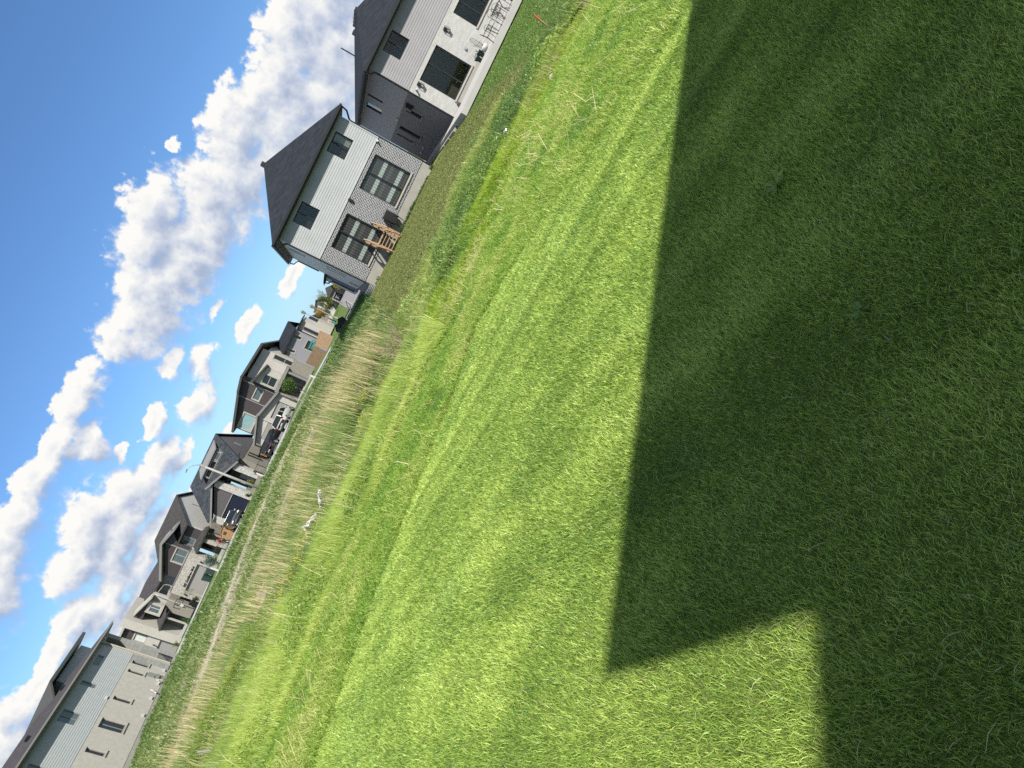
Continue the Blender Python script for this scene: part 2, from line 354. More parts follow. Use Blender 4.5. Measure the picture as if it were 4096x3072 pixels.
# ------------------------------------------------------------------ grass blades
def blades(name, x, y, H, W, leanaz, lean, cols, label=None, z=None, parent=None, m=None, kind='stuff', curve=2.0, mid=.75):
    n = len(x); z = gz(x, y) - .01 if z is None else z
    th = RNG.uniform(0, 2 * np.pi, n); wx, wy = np.cos(th) * W * .5, np.sin(th) * W * .5
    lx, ly = np.sin(leanaz) * lean * H, np.cos(leanaz) * lean * H
    V = np.empty((n, 5, 3))
    V[:, 0] = np.stack([x - wx, y - wy, z], 1); V[:, 1] = np.stack([x + wx, y + wy, z], 1)
    t = .55; f = t ** curve
    V[:, 2] = np.stack([x + lx * f - wx * mid, y + ly * f - wy * mid, z + H * t], 1); V[:, 3] = np.stack([x + lx * f + wx * mid, y + ly * f + wy * mid, z + H * t], 1)
    zt = H * np.clip(1 - .28 * lean, .3, 1)
    V[:, 4] = np.stack([x + lx, y + ly, z + zt], 1)
    b = (np.arange(n) * 5)[:, None]
    F = np.concatenate([b + [0, 1, 3], b + [0, 3, 2], b + [2, 3, 4]], 0)
    o = np_mesh(name, V.reshape(-1, 3), F, m or M['leaf'], np.repeat(cols, 5, 0), parent)
    if kind: o['kind'] = kind
    if label: o['label'] = label
    return o
def scatter(rfun0, rfun1, az0, az1, n, p=1.0):
    az = RNG.uniform(az0, az1, n); r0 = rfun0(az) if callable(rfun0) else rfun0; r1 = rfun1(az) if callable(rfun1) else rfun1
    u = RNG.uniform(0, 1, n); r = (r0 ** p + u * (r1 ** p - r0 ** p)) ** (1 / p)   # p=2: even per area, lower p: denser close by
    a = np.radians(az); return r * np.sin(a), r * np.cos(a), az, r
def mixc(cols, t):
    cols = np.array(cols); t = np.clip(t, 0, .9999) * (len(cols) - 1); i = t.astype(int); f = (t - i)[:, None]
    return cols[i] * (1 - f) + cols[i + 1] * f
# mown lawn
N = 820000
x, y, az, r = scatter(.75, lambda a: edge_r(a) + .25, -47, 60, N, 1.05)
n1 = fbm(x, y, .5, 40); n2 = fbm(x, y, 1.6, 41); n3 = RNG.uniform(0, 1, N)
phi = np.arctan2(8.1 - y, x + 5.2) + .010 * (n2 - .5)
stripe = np.sin((phi - .21) * 2 * np.pi / .155) * .30
for p_, a_, w_ in ((.045, .9, .006), (.075, -.8, .008), (.10, 1.1, .007), (.135, .8, .008), (.165, -.8, .009), (.195, 1.0, .010), (.25, 1.4, .012), (.285, -1.3, .014), (.335, .9, .010), (.40, 1.0, .012), (.43, -.8, .014), (.50, .7, .014), (.565, -1.1, .02), (.63, 1.2, .018), (.72, .7, .016), (.80, -.7, .02), (.92, .7, .02), (-.02, .8, .008), (-.06, -.7, .01), (-.10, .8, .01)):
    stripe = stripe + a_ * np.exp(-((phi - p_ + .004 * np.sin(r * 2 + p_ * 40)) / w_) ** 2) * (.45 + .9 * vnoise(r + p_ * 99, r * 0, 1.1, 43))
stripe = np.clip(stripe, -1.3, 1.5)
tuft = fbm(x, y, .07, 77, 2)
H = (.034 + .018 * RNG.uniform(0, 1, N) + .020 * (tuft - .5)) * (1 + .25 * (n1 - .5)); W = (.0021 + .00046 * r) * RNG.uniform(.6, 1.5, N)
fine = n1
lz = np.where(stripe > 0, R(60), R(-120)) + RNG.normal(0, 1.7, N); ln = np.clip(.42 + .16 * np.abs(stripe) + RNG.normal(0, .32, N), .05, 1.6)
t = np.clip(.42 + .28 * (n1 - .5) * 2 + .25 * (n2 - .5) + .95 * (n3 - .5) + .15 * stripe, 0, 1)  # stripe term paints the sheen of leaning blades into their colour
cl = mixc([(.12, .22, .055), (.28, .41, .09), (.43, .56, .135), (.62, .71, .25)], t)
blue = (sstep(.55, .75, fbm(x, y, .8, 55)))[:, None] * .25; cl = cl * (1 - blue) + cl * C(.85, 1.0, 1.25) * blue
dry = RNG.uniform(0, 1, N) < .02; cl[dry] = C(.30, .27, .13); 
near = .82 + .18 * sstep(1.5, 4.0, r)
blades('lawn_grass', x, y, H * near, W * near, lz, ln, cl, 'closely mown bright green lawn grass with faint mower stripes', curve=1.45)
# broad clover leaves and tiny weeds in the lawn
n = 3600; x, y, az, r = scatter(.9, 6.5, -45, 55, n, 1.1); keep = fbm(x, y, .5, 91) > .58; x, y, r = x[keep], y[keep], r[keep]; n = len(x)
blades('lawn_clover', x, y, RNG.uniform(.03, .05, n), RNG.uniform(.005, .009, n), RNG.uniform(0, 6.3, n), RNG.uniform(.6, 1.4, n), mixc([(.14, .26, .07), (.28, .42, .10)], RNG.uniform(0, 1, n)), 'small clover and weed leaves mixed in the lawn', mid=1.1)
n = 7000; x, y, az, r = scatter(.8, 7.5, -46, 58, n, 1.1)
blades('lawn_thatch', x, y, RNG.uniform(.02, .05, n), RNG.uniform(.0025, .005, n), RNG.uniform(0, 6.3, n), RNG.uniform(1.2, 2.6, n), mixc([(.30, .30, .13), (.62, .56, .36)], RNG.uniform(0, 1, n)), 'dry clippings lying on the lawn', curve=1.1)
def rosette(x, y, s_, n, label, pal):
    t = empty('broadleaf_weed', (x, y, float(gz(x, y))), 0, label, 'weed', 'broadleaf weeds in the lawn'); a = np.linspace(0, 6.28, n, endpoint=False) + RNG.normal(0, .25, n)
    X, Y = x + np.cos(a) * .01, y + np.sin(a) * .01
    o = blades('leaf_rosette', X - x, Y - y, np.full(n, s_ * .55) * RNG.uniform(.7, 1.2, n), np.full(n, s_ * .5), np.pi / 2 - a, RNG.uniform(1.5, 2.3, n), mixc(pal, RNG.uniform(0, 1, n)), z=np.full(n, .012), parent=t, kind=None, curve=.9, mid=1.25)
rosette(1.40, 3.05, .065, 11, 'dandelion rosette in the middle of the shade with yellowish leaves', [(.14, .26, .07), (.34, .42, .09)])
rosette(.30, 1.02, .045, 9, 'small broadleaf weed nearest the camera in the shade', [(.14, .26, .08), (.22, .34, .10)])
rosette(.75, 2.1, .04, 8, 'small dark clover patch in the shade left of the bigger dandelion', [(.12, .24, .07), (.2, .32, .1)])
# rough flattened strip
N = 190000
x, y, az, r = scatter(lambda a: edge_r(a) - .1, lambda a: weed_r(a) + .7, -44, 50, N, 1.6)
n1 = fbm(x, y, .6, 50); n2 = fbm(x, y, 2.2, 51)
H = RNG.uniform(.05, .13, N) * (.6 + .8 * n1); W = RNG.uniform(.006, .011, N); t = .5 + 1.3 * (n1 - .5) + .5 * (RNG.uniform(0, 1, N) - .5)
cl = mixc([(.11, .22, .045), (.21, .34, .06), (.31, .41, .09), (.44, .48, .18)], t)
blades('rough_grass', x, y, H, W, RNG.uniform(0, 6.3, N), RNG.uniform(.4, 1.9, N), cl, 'rough yellowish grass strip between lawn and ditch')
# straw lying about
n = 2600; x, y, az, r = scatter(lambda a: edge_r(a) + .2, lambda a: weed_r(a) + 1.0, -40, 48, n, 1.8); keep = (fbm(x, y, 1.2, 61) + (az > 4) * .16) > .62; x, y, az = x[keep], y[keep], az[keep]; n = len(x)
blades('straw_litter', x, y, RNG.uniform(.10, .34, n), RNG.uniform(.005, .010, n), RNG.normal(R(20), 1.1, n), RNG.uniform(1.4, 2.6, n), mixc([(.42, .33, .20), (.72, .60, .42)], RNG.uniform(0, 1, n)), 'pale dry stalks lying in the rough grass', curve=1.1)
# tall weeds of the ditch
def weeds(name, N, r0, r1, a0, a1, hmin, hmax, wmin, wmax, pal, sd, label, p=1.7, lean=(.1, .7), laz=None, clump=.9, thr=None):
    x, y, az, r = scatter(r0, r1, a0, a1, N, p)
    c = fbm(x, y, clump, sd); c2 = fbm(x, y, clump * 3.3, sd + 1)
    if thr is not None: k = c2 > thr; x, y, az, r, c, c2 = x[k], y[k], az[k], r[k], c[k], c2[k]
    N = len(x); H = (hmin + (hmax - hmin) * np.clip(c * 1.5 - .25 + RNG.normal(0, .2, N), .05, 1.3)) * (.4 + .6 * sstep(0, 2.2, r - weed_r(az))); W = RNG.uniform(wmin, wmax, N)
    t = .47 + 1.7 * (c2 - .5) + .9 * (c - .5) + .45 * (RNG.uniform(0, 1, N) - .5)
    la = RNG.uniform(0, 6.3, N) if laz is None else RNG.normal(laz, .7, N)
    return blades(name, x, y, H, W, la, RNG.uniform(lean[0], lean[1], N), mixc(pal, t), label)
GREEN = [(.09, .16, .05), (.17, .26, .055), (.26, .36, .065), (.37, .45, .12)]
weeds('ditch_grass', 150000, lambda a: weed_r(a) - .1, lambda a: weed_r(a) * .62 + weedend_r(a) * .38, -44, 2, .18, .50, .007, .016, GREEN, 101, 'tall lime green ditch grass bending left of the lawn edge', laz=R(-60))
weeds('ditch_weeds', 190000, lambda a: weed_r(a) * .66 + weedend_r(a) * .34, lambda a: weedend_r(a) + 1, -44, 2, .14, .42, .010, .024, [(.08, .14, .04), (.14, .22, .045), (.22, .30, .05), (.32, .34, .11)], 111, 'low mixed weeds on the far bank of the ditch', p=1.7, lean=(.3, 1.2), clump=1.2)
weeds('lime_grass', 120000, lambda a: weed_r(a) + .1, lambda a: weed_r(a) * .55 + weedend_r(a) * .45, 1, 50, .10, .32, .010, .022, [(.12, .22, .04), (.22, .33, .035), (.31, .42, .05), (.26, .32, .10)], 121, 'bright lime green weeds along the right of the ditch', lean=(.2, 1.0))
weeds('bank_weeds', 120000, lambda a: weed_r(a) * .58 + weedend_r(a) * .42, lambda a: weedend_r(a) + .3, 1, 50, .12, .50, .012, .03, [(.06, .12, .05), (.12, .20, .06), (.21, .30, .07), (.33, .38, .13)], 131, 'dark bushy weeds on the ditch bank below the olive lawn', lean=(.2, 1.1), clump=1.1)
def bush_leaves(name, N, r0, r1, a0, a1, z0, z1, size, pal, sd, label, thr=.45):
    x, y, az, r = scatter(r0, r1, a0, a1, N, 1.7); c = fbm(x, y, .8, sd); c2 = fbm(x, y, 2.2, sd + 1); k = c > thr; x, y, c, c2 = x[k], y[k], c[k], c2[k]; n = len(x)
    P = np.stack([x, y, gz(x, y) + z0 + (z1 - z0) * RNG.uniform(.3, 1, n) * (c - thr) / (1 - thr) * 2.2], 1)
    a = RNG.normal(0, 1, (n, 3)); a /= np.linalg.norm(a, axis=1)[:, None]; b = np.cross(a, RNG.normal(0, 1, (n, 3))); b /= np.linalg.norm(b, axis=1)[:, None]
    s_ = (size * RNG.uniform(.6, 1.4, n))[:, None]; V = np.stack([P - a * s_, P + b * s_ * .4, P + a * s_, P - b * s_ * .4], 1).reshape(-1, 3); F = (np.arange(n) * 4)[:, None] + [0, 1, 2, 3]
    t = .47 + 1.3 * (c2 - .5) + .5 * (RNG.uniform(0, 1, n) - .5); o = np_mesh(name, V, F, M['leaf'], np.repeat(mixc(pal, t), 4, 0)); o['kind'] = 'stuff'; o['label'] = label
bush_leaves('bank_leaves', 130000, lambda a: weed_r(a) * .62 + weedend_r(a) * .38, lambda a: weedend_r(a) + .2, 1, 50, .04, .36, .028, [(.08, .16, .06), (.15, .25, .07), (.24, .34, .08), (.38, .44, .14)], 301, 'leafy broad weeds bulging on the right ditch bank', .38)
bush_leaves('ditch_leaves', 120000, lambda a: weed_r(a) * .97 + weedend_r(a) * .03, lambda a: weedend_r(a) + .6, -44, 1, .03, .22, .024, [(.13, .22, .06), (.23, .34, .07), (.31, .41, .08), (.42, .48, .17)], 311, 'leafy low weeds bulging on the left ditch bank', .36)
# dry reeds standing in the ditch on the left, green sedge at their feet
def reeds(N, sd, hmin, hmax, a0, a1, w, label, name, pal):
    x, y, az, r = scatter(lambda a: weedend_r(a) - .8, reedend_r, a0, a1, N, 1.5)
    k = (fbm(x, y, 1.6, sd) + (az > -7) * .03) > .43; x, y, az, r = x[k], y[k], az[k], r[k]; n = len(x)
    H = RNG.uniform(hmin, hmax, n) * (.75 + .5 * fbm(x, y, 2.5, sd + 2)) * np.interp(az, [-44, -24, -17, -12, -8, -3, 1], [.58, .52, .60, .85, 1.12, 1.0, .7])
    return blades(name, x, y, H, RNG.uniform(w * .7, w * 1.3, n), RNG.normal(R(-75), .5, n), RNG.uniform(.05, .38, n), mixc(pal, RNG.uniform(0, 1, n)), label, curve=1.5, mid=.8)
reeds(6500, 141, .85, 1.55, -44, .6, .013, 'pale dry reed stalks standing in the ditch', 'dry_reeds', [(.30, .25, .14), (.47, .40, .24), (.66, .57, .36)])
reeds(60000, 151, .35, .80, -44, .6, .015, 'green sedge blades among the dry reeds', 'green_sedge', [(.09, .16, .055), (.17, .25, .07), (.30, .35, .13)])
# dry seed heads hang on the reeds at random
def stalks(name, n, r0, r1, a0, a1, h0, h1, label, sd):
    x, y, az, r = scatter(r0, r1, a0, a1, n, 1.6); k = fbm(x, y, 1.8, sd) > .47; x, y = x[k], y[k]; n = len(x)
    blades(name, x, y, RNG.uniform(h0, h1, n), RNG.uniform(.004, .008, n), RNG.normal(R(-70), .9, n), RNG.uniform(.05, .5, n), mixc([(.38, .36, .17), (.70, .62, .40)], RNG.uniform(0, 1, n)), label, curve=1.4)
stalks('seed_stalks', 5200, lambda a: weed_r(a) + .6, lambda a: weedend_r(a) + .5, -44, 3, .3, .8, 'thin pale seed stalks scattered through the ditch grass', 401)
stalks('bank_stalks', 3000, lambda a: weed_r(a) - 1.0, lambda a: weedend_r(a) + .3, 3, 48, .2, .55, 'thin pale stalks scattered through the right bank weeds', 403)
# field grass beyond, and the neighbours' lawns
N = 120000
x, y, az, r = scatter(lambda a: reedend_r(a) - 1, 66, -46, 1, N, 1.3)
q = y - (x + 15.5) * 3.0 + (fbm(x, y, 3, 31) - .5) * 12; tr = np.exp(-((q - 38) / 6.0) ** 2) + .8 * np.exp(-((q - 13.5) / 5.) ** 2) + .5 * np.exp(-((q - 60) / 8) ** 2)
k = RNG.uniform(0, 1, N) > tr * 1.15 + (fbm(x, y, 1.3, 163) - .5) * 1.2 * (tr > .2); x, y, az, r = x[k], y[k], az[k], r[k]; n = len(x)
blades('field_grass', x, y, RNG.uniform(.06, .30, n) * (.5 + fbm(x, y, 2., 161)), RNG.uniform(.03, .06, n), RNG.uniform(0, 6.3, n), RNG.uniform(.2, 1., n), mixc([(.08, .13, .05), (.14, .20, .07), (.24, .28, .11), (.42, .39, .23)], fbm(x, y, 1.5, 162) * .8 + RNG.uniform(-.1, .3, n)), 'patchy green growth on the building plot')
N = 150000
x, y, az, r = scatter(lambda a: weedend_r(a) - .3, lambda a: 44.6 / np.cos(np.radians(a)), .8, 44, N, 1.2); k = y < np.where(x < 11.3, 45.2, 42.2); x, y = x[k], y[k]; n = len(x)
h3 = sstep(-.6, .9, (x - (9.2 + (y - 20) * .12)))[:, None]; tt = RNG.uniform(0, 1, n) * .6 + .4 * fbm(x, y, 1.5, 171)
c0 = mixc([(.085, .11, .033), (.135, .16, .05), (.23, .24, .10)], tt); c1 = mixc([(.065, .12, .03), (.11, .18, .045), (.16, .225, .06)], tt)
blades('neighbour_lawn_grass', x, y, RNG.uniform(.03, .07, n), RNG.uniform(.02, .035, n), RNG.uniform(0, 6.3, n), RNG.uniform(.2, 1.1, n), c0 * (1 - h3) + c1 * h3, 'short grass of the neighbours back lawns, olive left and deep green right')
# weed fringe along the foundation of the nearest house
n = 2600; x = RNG.uniform(1.9, 10.1, n); y = 45.1 + RNG.uniform(-.35, .05, n) - (x - 1.8) * -.017; k = fbm(x, y, .8, 181) > .42; x, y = x[k], y[k]; n = len(x)
blades('foundation_weeds', x, y, RNG.uniform(.08, .36, n) * fbm(x, y, .9, 182) * 1.5, RNG.uniform(.02, .04, n), RNG.uniform(0, 6.3, n), RNG.uniform(.1, .9, n), mixc([(.03, .07, .02), (.09, .13, .05)], RNG.uniform(0, 1, n)), 'weeds growing against the concrete foundation')

# ------------------------------------------------------------------ house kit
def PF(y0): return lambda u, z, w: (u, y0 - w, z)
def PR(x0): return lambda u, z, w: (x0 + w, u, z)
def PLf(x0): return lambda u, z, w: (x0 - w, u, z)
def pbox(mb, pl, u0, u1, z0, z1, w0, w1):
    c = [pl(u, z, w) for (u, z, w) in ((u0, z0, w0), (u1, z0, w0), (u1, z1, w0), (u0, z1, w0), (u0, z0, w1), (u1, z0, w1), (u1, z1, w1), (u0, z1, w1))]
    return mb.hexa(c[:4], c[4:])
def intervals(u0, u1, holes, za, zb):
    iv = [(u0, u1)]
    for h in holes:
        if h[2] < zb - 1e-6 and h[3] > za + 1e-6:
            n = []
            for a, b in iv:
                if h[1] <= a or h[0] >= b: n.append((a, b)); continue
                if h[0] > a: n.append((a, h[0]))
                if h[1] < b: n.append((h[1], b))
            iv = n
    return iv
def panel(mb, pl, u0, u1, z0, z1, holes=(), th=.2, w=0., clip=None, step=.25):
    zs = {z0, z1}
    for h in holes:
        for z in h[2:4]:
            if z0 < z < z1: zs.add(z)
    if clip: zs |= set(np.arange(z0, z1, step))
    zs = sorted(zs)
    for a, b in zip(zs, zs[1:]):
        for p, q in intervals(u0, u1, holes, a, b):
            if clip:
                (la, ra), (lb, rb) = clip(a), clip(b)
                p0, q0, p1, q1 = max(p, la), min(q, ra), max(p, lb), min(q, rb)
                if q0 <= p0: continue
                if q1 < p1: p1 = q1 = (p1 + q1) / 2
                c = [pl(p0, a, w), pl(q0, a, w), pl(q1, b, w), pl(p1, b, w), pl(p0, a, w - th), pl(q0, a, w - th), pl(q1, b, w - th), pl(p1, b, w - th)]
                mb.hexa(c[:4], c[4:])
            else: pbox(mb, pl, p, q, a, b, w - th, w)
def laps(mb, pl, u0, u1, z0, z1, holes=(), per=.15, proud=.015, w=0., clip=None):
    n = max(1, round((z1 - z0) / per)); per = (z1 - z0) / n
    for i in range(n):
        a, b = z0 + i * per, z0 + (i + 1) * per
        cuts = sorted({a, b} | {z for h in holes for z in h[2:4] if a < z < b})
        for c, d in zip(cuts, cuts[1:]):
            wc, wd = w + .003 + proud * (b - c) / per, w + .003 + proud * (b - d) / per
            for p, q in intervals(u0, u1, holes, c, d):
                p0, q0, p1, q1 = p, q, p, q
                if clip:
                    (la, ra), (lb, rb) = clip(c), clip(d); p0, q0, p1, q1 = max(p, la), min(q, ra), max(p, lb), min(q, rb)
                    if q0 <= p0: continue
                    if q1 < p1: p1 = q1 = (p1 + q1) / 2
                mb.hexa([pl(p0, c, wc), pl(q0, c, wc), pl(q1, d, wd), pl(p1, d, wd)], [pl(p0, c, w), pl(q0, c, w), pl(q1, d, w), pl(p1, d, w)])
class House:
    def __init__(s, name, x, y, rot, zb, k, label, cat='house', group=None):
        s.k, s.zb = k, zb
        s.root = empty(name, (x, y, zb * k + CAMH), R(rot), label, cat, group)
    def b(s, mb, name, m, parent=None, label=None, **kw):
        mb.v = [(a, b_, c - s.zb) for a, b_, c in mb.v]
        o = mb.build(name, m, parent or s.root, k=s.k, **kw)
        if label: o['label'] = label
        return o
    def box(s, name, m, x0, x1, y0, y1, z0, z1, parent=None, **kw): return s.b(MB().box(x0, x1, y0, y1, z0, z1), name, m, parent, **kw)
    def win(s, pl, u0, u1, z0, z1, fm, gm, vm=(), hm=(), fw=.055, inset=.05, sill=None, room=True, surround=None, name='window', curtain=None, w=0.):
        f = MB(); i0, i1 = w - inset - .05, w - inset + .01
        pbox(f, pl, u0, u0 + fw, z0, z1, i0, i1); pbox(f, pl, u1 - fw, u1, z0, z1, i0, i1)
        pbox(f, pl, u0 + fw, u1 - fw, z0, z0 + fw, i0, i1); pbox(f, pl, u0 + fw, u1 - fw, z1 - fw, z1, i0, i1)
        for v in vm: c = u0 + (u1 - u0) * v; pbox(f, pl, c - fw * .5, c + fw * .5, z0 + fw, z1 - fw, i0 + .002, i1 + .004)
        for v in hm: c = z0 + (z1 - z0) * v; pbox(f, pl, u0 + fw, u1 - fw, c - fw * .5, c + fw * .5, i0 + .001, i1 + .002)
        if surround:
            t = surround; pbox(f, pl, u0 - t, u0, z0 - t, z1 + t, w - .1, w + .035); pbox(f, pl, u1, u1 + t, z0 - t, z1 + t, w - .1, w + .035)
            pbox(f, pl, u0, u1, z1, z1 + t, w - .1, w + .032); pbox(f, pl, u0, u1, z0 - t, z0, w - .1, w + .032)
        fo = s.b(f, name, fm)
        g = MB(); pbox(g, pl, u0 + fw * .8, u1 - fw * .8, z0 + fw * .8, z1 - fw * .8, i0 + .015, i0 + .03); s.b(g, 'pane', gm, fo)
        if room and gm == M['glass_clear']:
            q = MB(); pbox(q, pl, u0 - .3, u1 + .3, z0 - .2, z1 + .1, w - 1.6, w - 1.5); pbox(q, pl, u0 - .3, u1 + .3, z0 - .25, z0 - .2, w - 1.5, w - .25)
            pbox(q, pl, u0 - .3, u1 + .3, z1 + .1, z1 + .15, w - 1.6, w - .25); pbox(q, pl, u0 - .35, u0 - .3, z0 - .2, z1 + .1, w - 1.6, w - .25); pbox(q, pl, u1 + .3, u1 + .35, z0 - .2, z1 + .1, w - 1.6, w - .25)
            s.b(q, 'room', M['room'], fo)
        if curtain:
            for (a, b_, off, cm) in curtain:
                q = MB(); n = 26; ua, ub = u0 + (u1 - u0) * a, u0 + (u1 - u0) * b_
                for i in range(n):
                    p, r_ = ua + (ub - ua) * i / n, ua + (ub - ua) * (i + 1) / n; wa, wb = w - off - .03 * (i % 2), w - off - .03 * ((i + 1) % 2)
                    q.poly([pl(p, z0, wa), pl(r_, z0, wb), pl(r_, z1, wb), pl(p, z1, wa)])
                s.b(q, 'curtain', cm, fo)
        if sill:
            q = MB(); pbox(q, pl, u0 - .08, u1 + .08, z0 - .10, z0 - .003, w - .1, w + .07); s.b(q, 'sill', sill, fo)
        return fo
    def gutter(s, pts, m, sz=.13, name='gutter'):
        q = MB()
        for a, b_ in zip(pts, pts[1:]): q.bar(a, b_, sz, sz)
        return s.b(q, name, m)
    def pipe(s, pts, m, r=.045, name='downspout'): return s.b(MB().tube(pts, r, 6), name, m)
def hip(mb, x0, x1, y0, y1, ze, zr, inset, ins_back=None):
    """roof over a rectangle whose ridge runs along y at the middle of x"""
    xc = (x0 + x1) / 2; ib = inset if ins_back is None else ins_back; A, B = (xc, y0 + inset, zr), (xc, y1 - ib, zr)
    a, b, c, d = (x0, y0, ze), (x1, y0, ze), (x1, y1, ze), (x0, y1, ze)
    mb.add([a, b, c, d, A, B], [(0, 1, 4), (1, 2, 5, 4), (2, 3, 5), (3, 0, 4, 5), (3, 2, 1, 0)])
def stripes_mat():
    m, nt = newmat('curtain_stripes'); L = nt.links
    out = nd(nt, 'ShaderNodeOutputMaterial'); b = nd(nt, 'ShaderNodeBsdfPrincipled', ins={'Roughness': .9})
    tc = nd(nt, 'ShaderNodeTexCoord'); s = nd(nt, 'ShaderNodeSeparateXYZ'); L.new(tc.outputs['Object'], s.inputs[0])
    a = nd(nt, 'ShaderNodeMath', operation='MULTIPLY'); L.new(s.outputs[2], a.inputs[0]); a.inputs[1].default_value = 1 / 1.06
    f = nd(nt, 'ShaderNodeMath', operation='FRACT'); L.new(a.outputs[0], f.inputs[0])
    L.new(ramp(nt, f.outputs[0], [(0, (.045, .049, .060)), (.20, (.075, .08, .092)), (.40, (.04, .044, .054)), (.60, (.34, .41, .43)), (.84, (.045, .049, .06))], 'CONSTANT'), b.inputs['Base Color'])
    L.new(b.outputs[0], out.inputs[0]); return m
M['curtain'] = stripes_mat()
M['curtain_dark'] = mat('curtain_dark', (.05, .055, .06), .9, .2, 3.)

# ================================================================== nearest house: charcoal brick below, pale siding above
h = House('brick_house', 1.79, 45.46, 1.0, -2.05, 1.0, 'two storey house with charcoal brick below pale siding and black pyramid roof')
F, Lf = PF(0), PLf(0)
big = [(4.98, 7.30, -.76, 1.63), (.98, 3.28, -.80, 1.63)]; up = [(6.05, 7.37, 3.12, 4.27), (1.32, 2.67, 3.12, 4.27)]
q = MB(); q.box(.02, 8.28, .02, 15.4, -2.05, -1.09); h.b(q, 'foundation', M['concrete'])
q = MB(); panel(q, F, 0, 8.3, -1.09, 1.9, big); pbox(q, Lf, .2, .62, -1.09, 1.9, -.2, 0); h.b(q, 'brick_wall', M['brick_dark'])
q = MB(); panel(q, F, 0, 8.3, 1.9, 4.5, up, w=-.01); laps(q, F, .09, 8.21, 1.93, 4.5, up, .15)
pbox(q, F, 0, .09, 1.9, 4.5, 0, .03); pbox(q, F, 8.21, 8.3, 1.9, 4.5, 0, .03); pbox(q, F, 0.09, 8.21, 1.9, 1.93, 0, .035)
h.b(q, 'siding', M['siding_pale'])
sw = [(3.6, 4.3, 3.0, 4.15), (4.8, 5.5, 3.0, 4.15), (3.2, 4.0, .1, 1.5), (5.6, 6.4, .1, 1.5)]
q = MB(); panel(q, Lf, .62, 15.4, -1.09, 4.5, sw, w=-.01); laps(q, Lf, .62, 15.4, -1.09, 4.5, sw, .15); pbox(q, Lf, .2, .62, 1.9, 4.5, -.2, 0)
q.box(8.1, 8.29, .2, 15.4, -1.09, 4.5); q.box(.2, 8.1, 15.2, 15.39, -1.09, 4.5); h.b(q, 'side_wall', M['siding_white'])
for a in sw: h.win(Lf, *a, M['black'], M['glass_dark'], hm=(.5,))
q = MB(); hip(q, -.5, 8.8, -.5, 15.9, 4.68, 7.75, 4.65); h.b(q, 'roof', M['roof_slate'])
q = MB(); q.box(-.47, 8.77, -.47, 15.87, 4.49, 4.66); h.b(q, 'soffit', M['black'])
h.gutter([(-.52, -.56, 4.62), (8.82, -.56, 4.62)], M['black']); h.gutter([(-.56, -.5, 4.62), (-.56, 15.9, 4.62)], M['black'])
q = MB(); q.box(4.0, 4.3, 4.3, 4.75, 7.62, 7.92); h.b(q, 'roof_vent', M['black']); q = MB(); q.box(4.0, 4.3, 8.2, 8.65, 7.62, 7.92); h.b(q, 'roof_vent', M['black'])
h.pipe([(-.5, -.5, 4.5), (-.42, -.42, 4.22), (-.08, -.10, 4.05), (-.05, -.10, 3.9), (-.05, -.10, -1.15), (-.2, -.35, -1.55)], M['black'], .055)
h.pipe([(8.75, -.45, 4.55), (8.72, -.2, 4.2), (8.42, .1, 3.9), (8.36, .1, 3.7), (8.36, .1, -1.6)], M['black'], .055)
h.pipe([(-.5, 15.6, 4.5), (-.42, 15.5, 4.2), (-.05, 15.3, 4.0), (-.05, 15.3, 2.2)], M['black'], .05)
def w1(a, cur, fr=M['black']):
    return h.win(F, *a, fr, M['glass_clear'], vm=(.5,), fw=.07, inset=.08, curtain=cur)
w1(up[0], [(.62, .98, .17, M['blind']), (.02, .62, .2, M['curtain_dark'])]); w1(up[1], [(.02, .5, .2, M['curtain_dark']), (.5, .98, .6, M['curtain_dark'])])
for a in big:
    h.win(F, *a, M['black'], M['glass_clear'], vm=(.5,), fw=.075, inset=.08, sill=M['sill'], curtain=[(.02, .98, .17, M['curtain'])])
h.box('wall_lamp', M['black'], 4.0, 4.14, -.14, 0, 1.62, 1.93)
q = MB(); q.box(7.98, 8.1, -.12, -.02, 1.84, 1.96); q.ell((8.02, -.18, 1.83), (.06, .07, .06)); h.b(q, 'security_camera', M['white'])
q = MB(); q.box(-.04, -.005, 9.2, 10.0, -1.0, -.3); h.b(q, 'meter_box', M['pot_green'])
# lower garage wing behind on the left
q = MB(); q.box(-.25, 6, 15.42, 22, -1.3, 1.5); h.b(q, 'garage_wing', M['siding_pale'])
q = MB(); q.add([(-.75, 14.9, 1.5), (6, 14.9, 1.5), (6, 22.4, 1.5), (-.75, 22.4, 1.5), (2.4, 16.5, 2.6), (6, 18.5, 2.9)], [(0, 1, 5, 4), (1, 2, 5), (2, 3, 4, 5), (3, 0, 4), (3, 2, 1, 0)]); h.b(q, 'garage_roof', M['roof_slate'])
h.pipe([(-.7, 15.0, 1.45), (-.6, 15.2, 1.1), (-.3, 15.38, .95), (-.3, 15.38, -1)], M['black'], .05)
H2 = h
def w2l(hh, s, d, z):   # house local -> world
    a = hh.root.rotation_euler.z; k = hh.k
    return (hh.root.location.x + (s * math.cos(a) - d * math.sin(a)) * k, hh.root.location.y + (s * math.sin(a) + d * math.cos(a)) * k, z * k + CAMH)
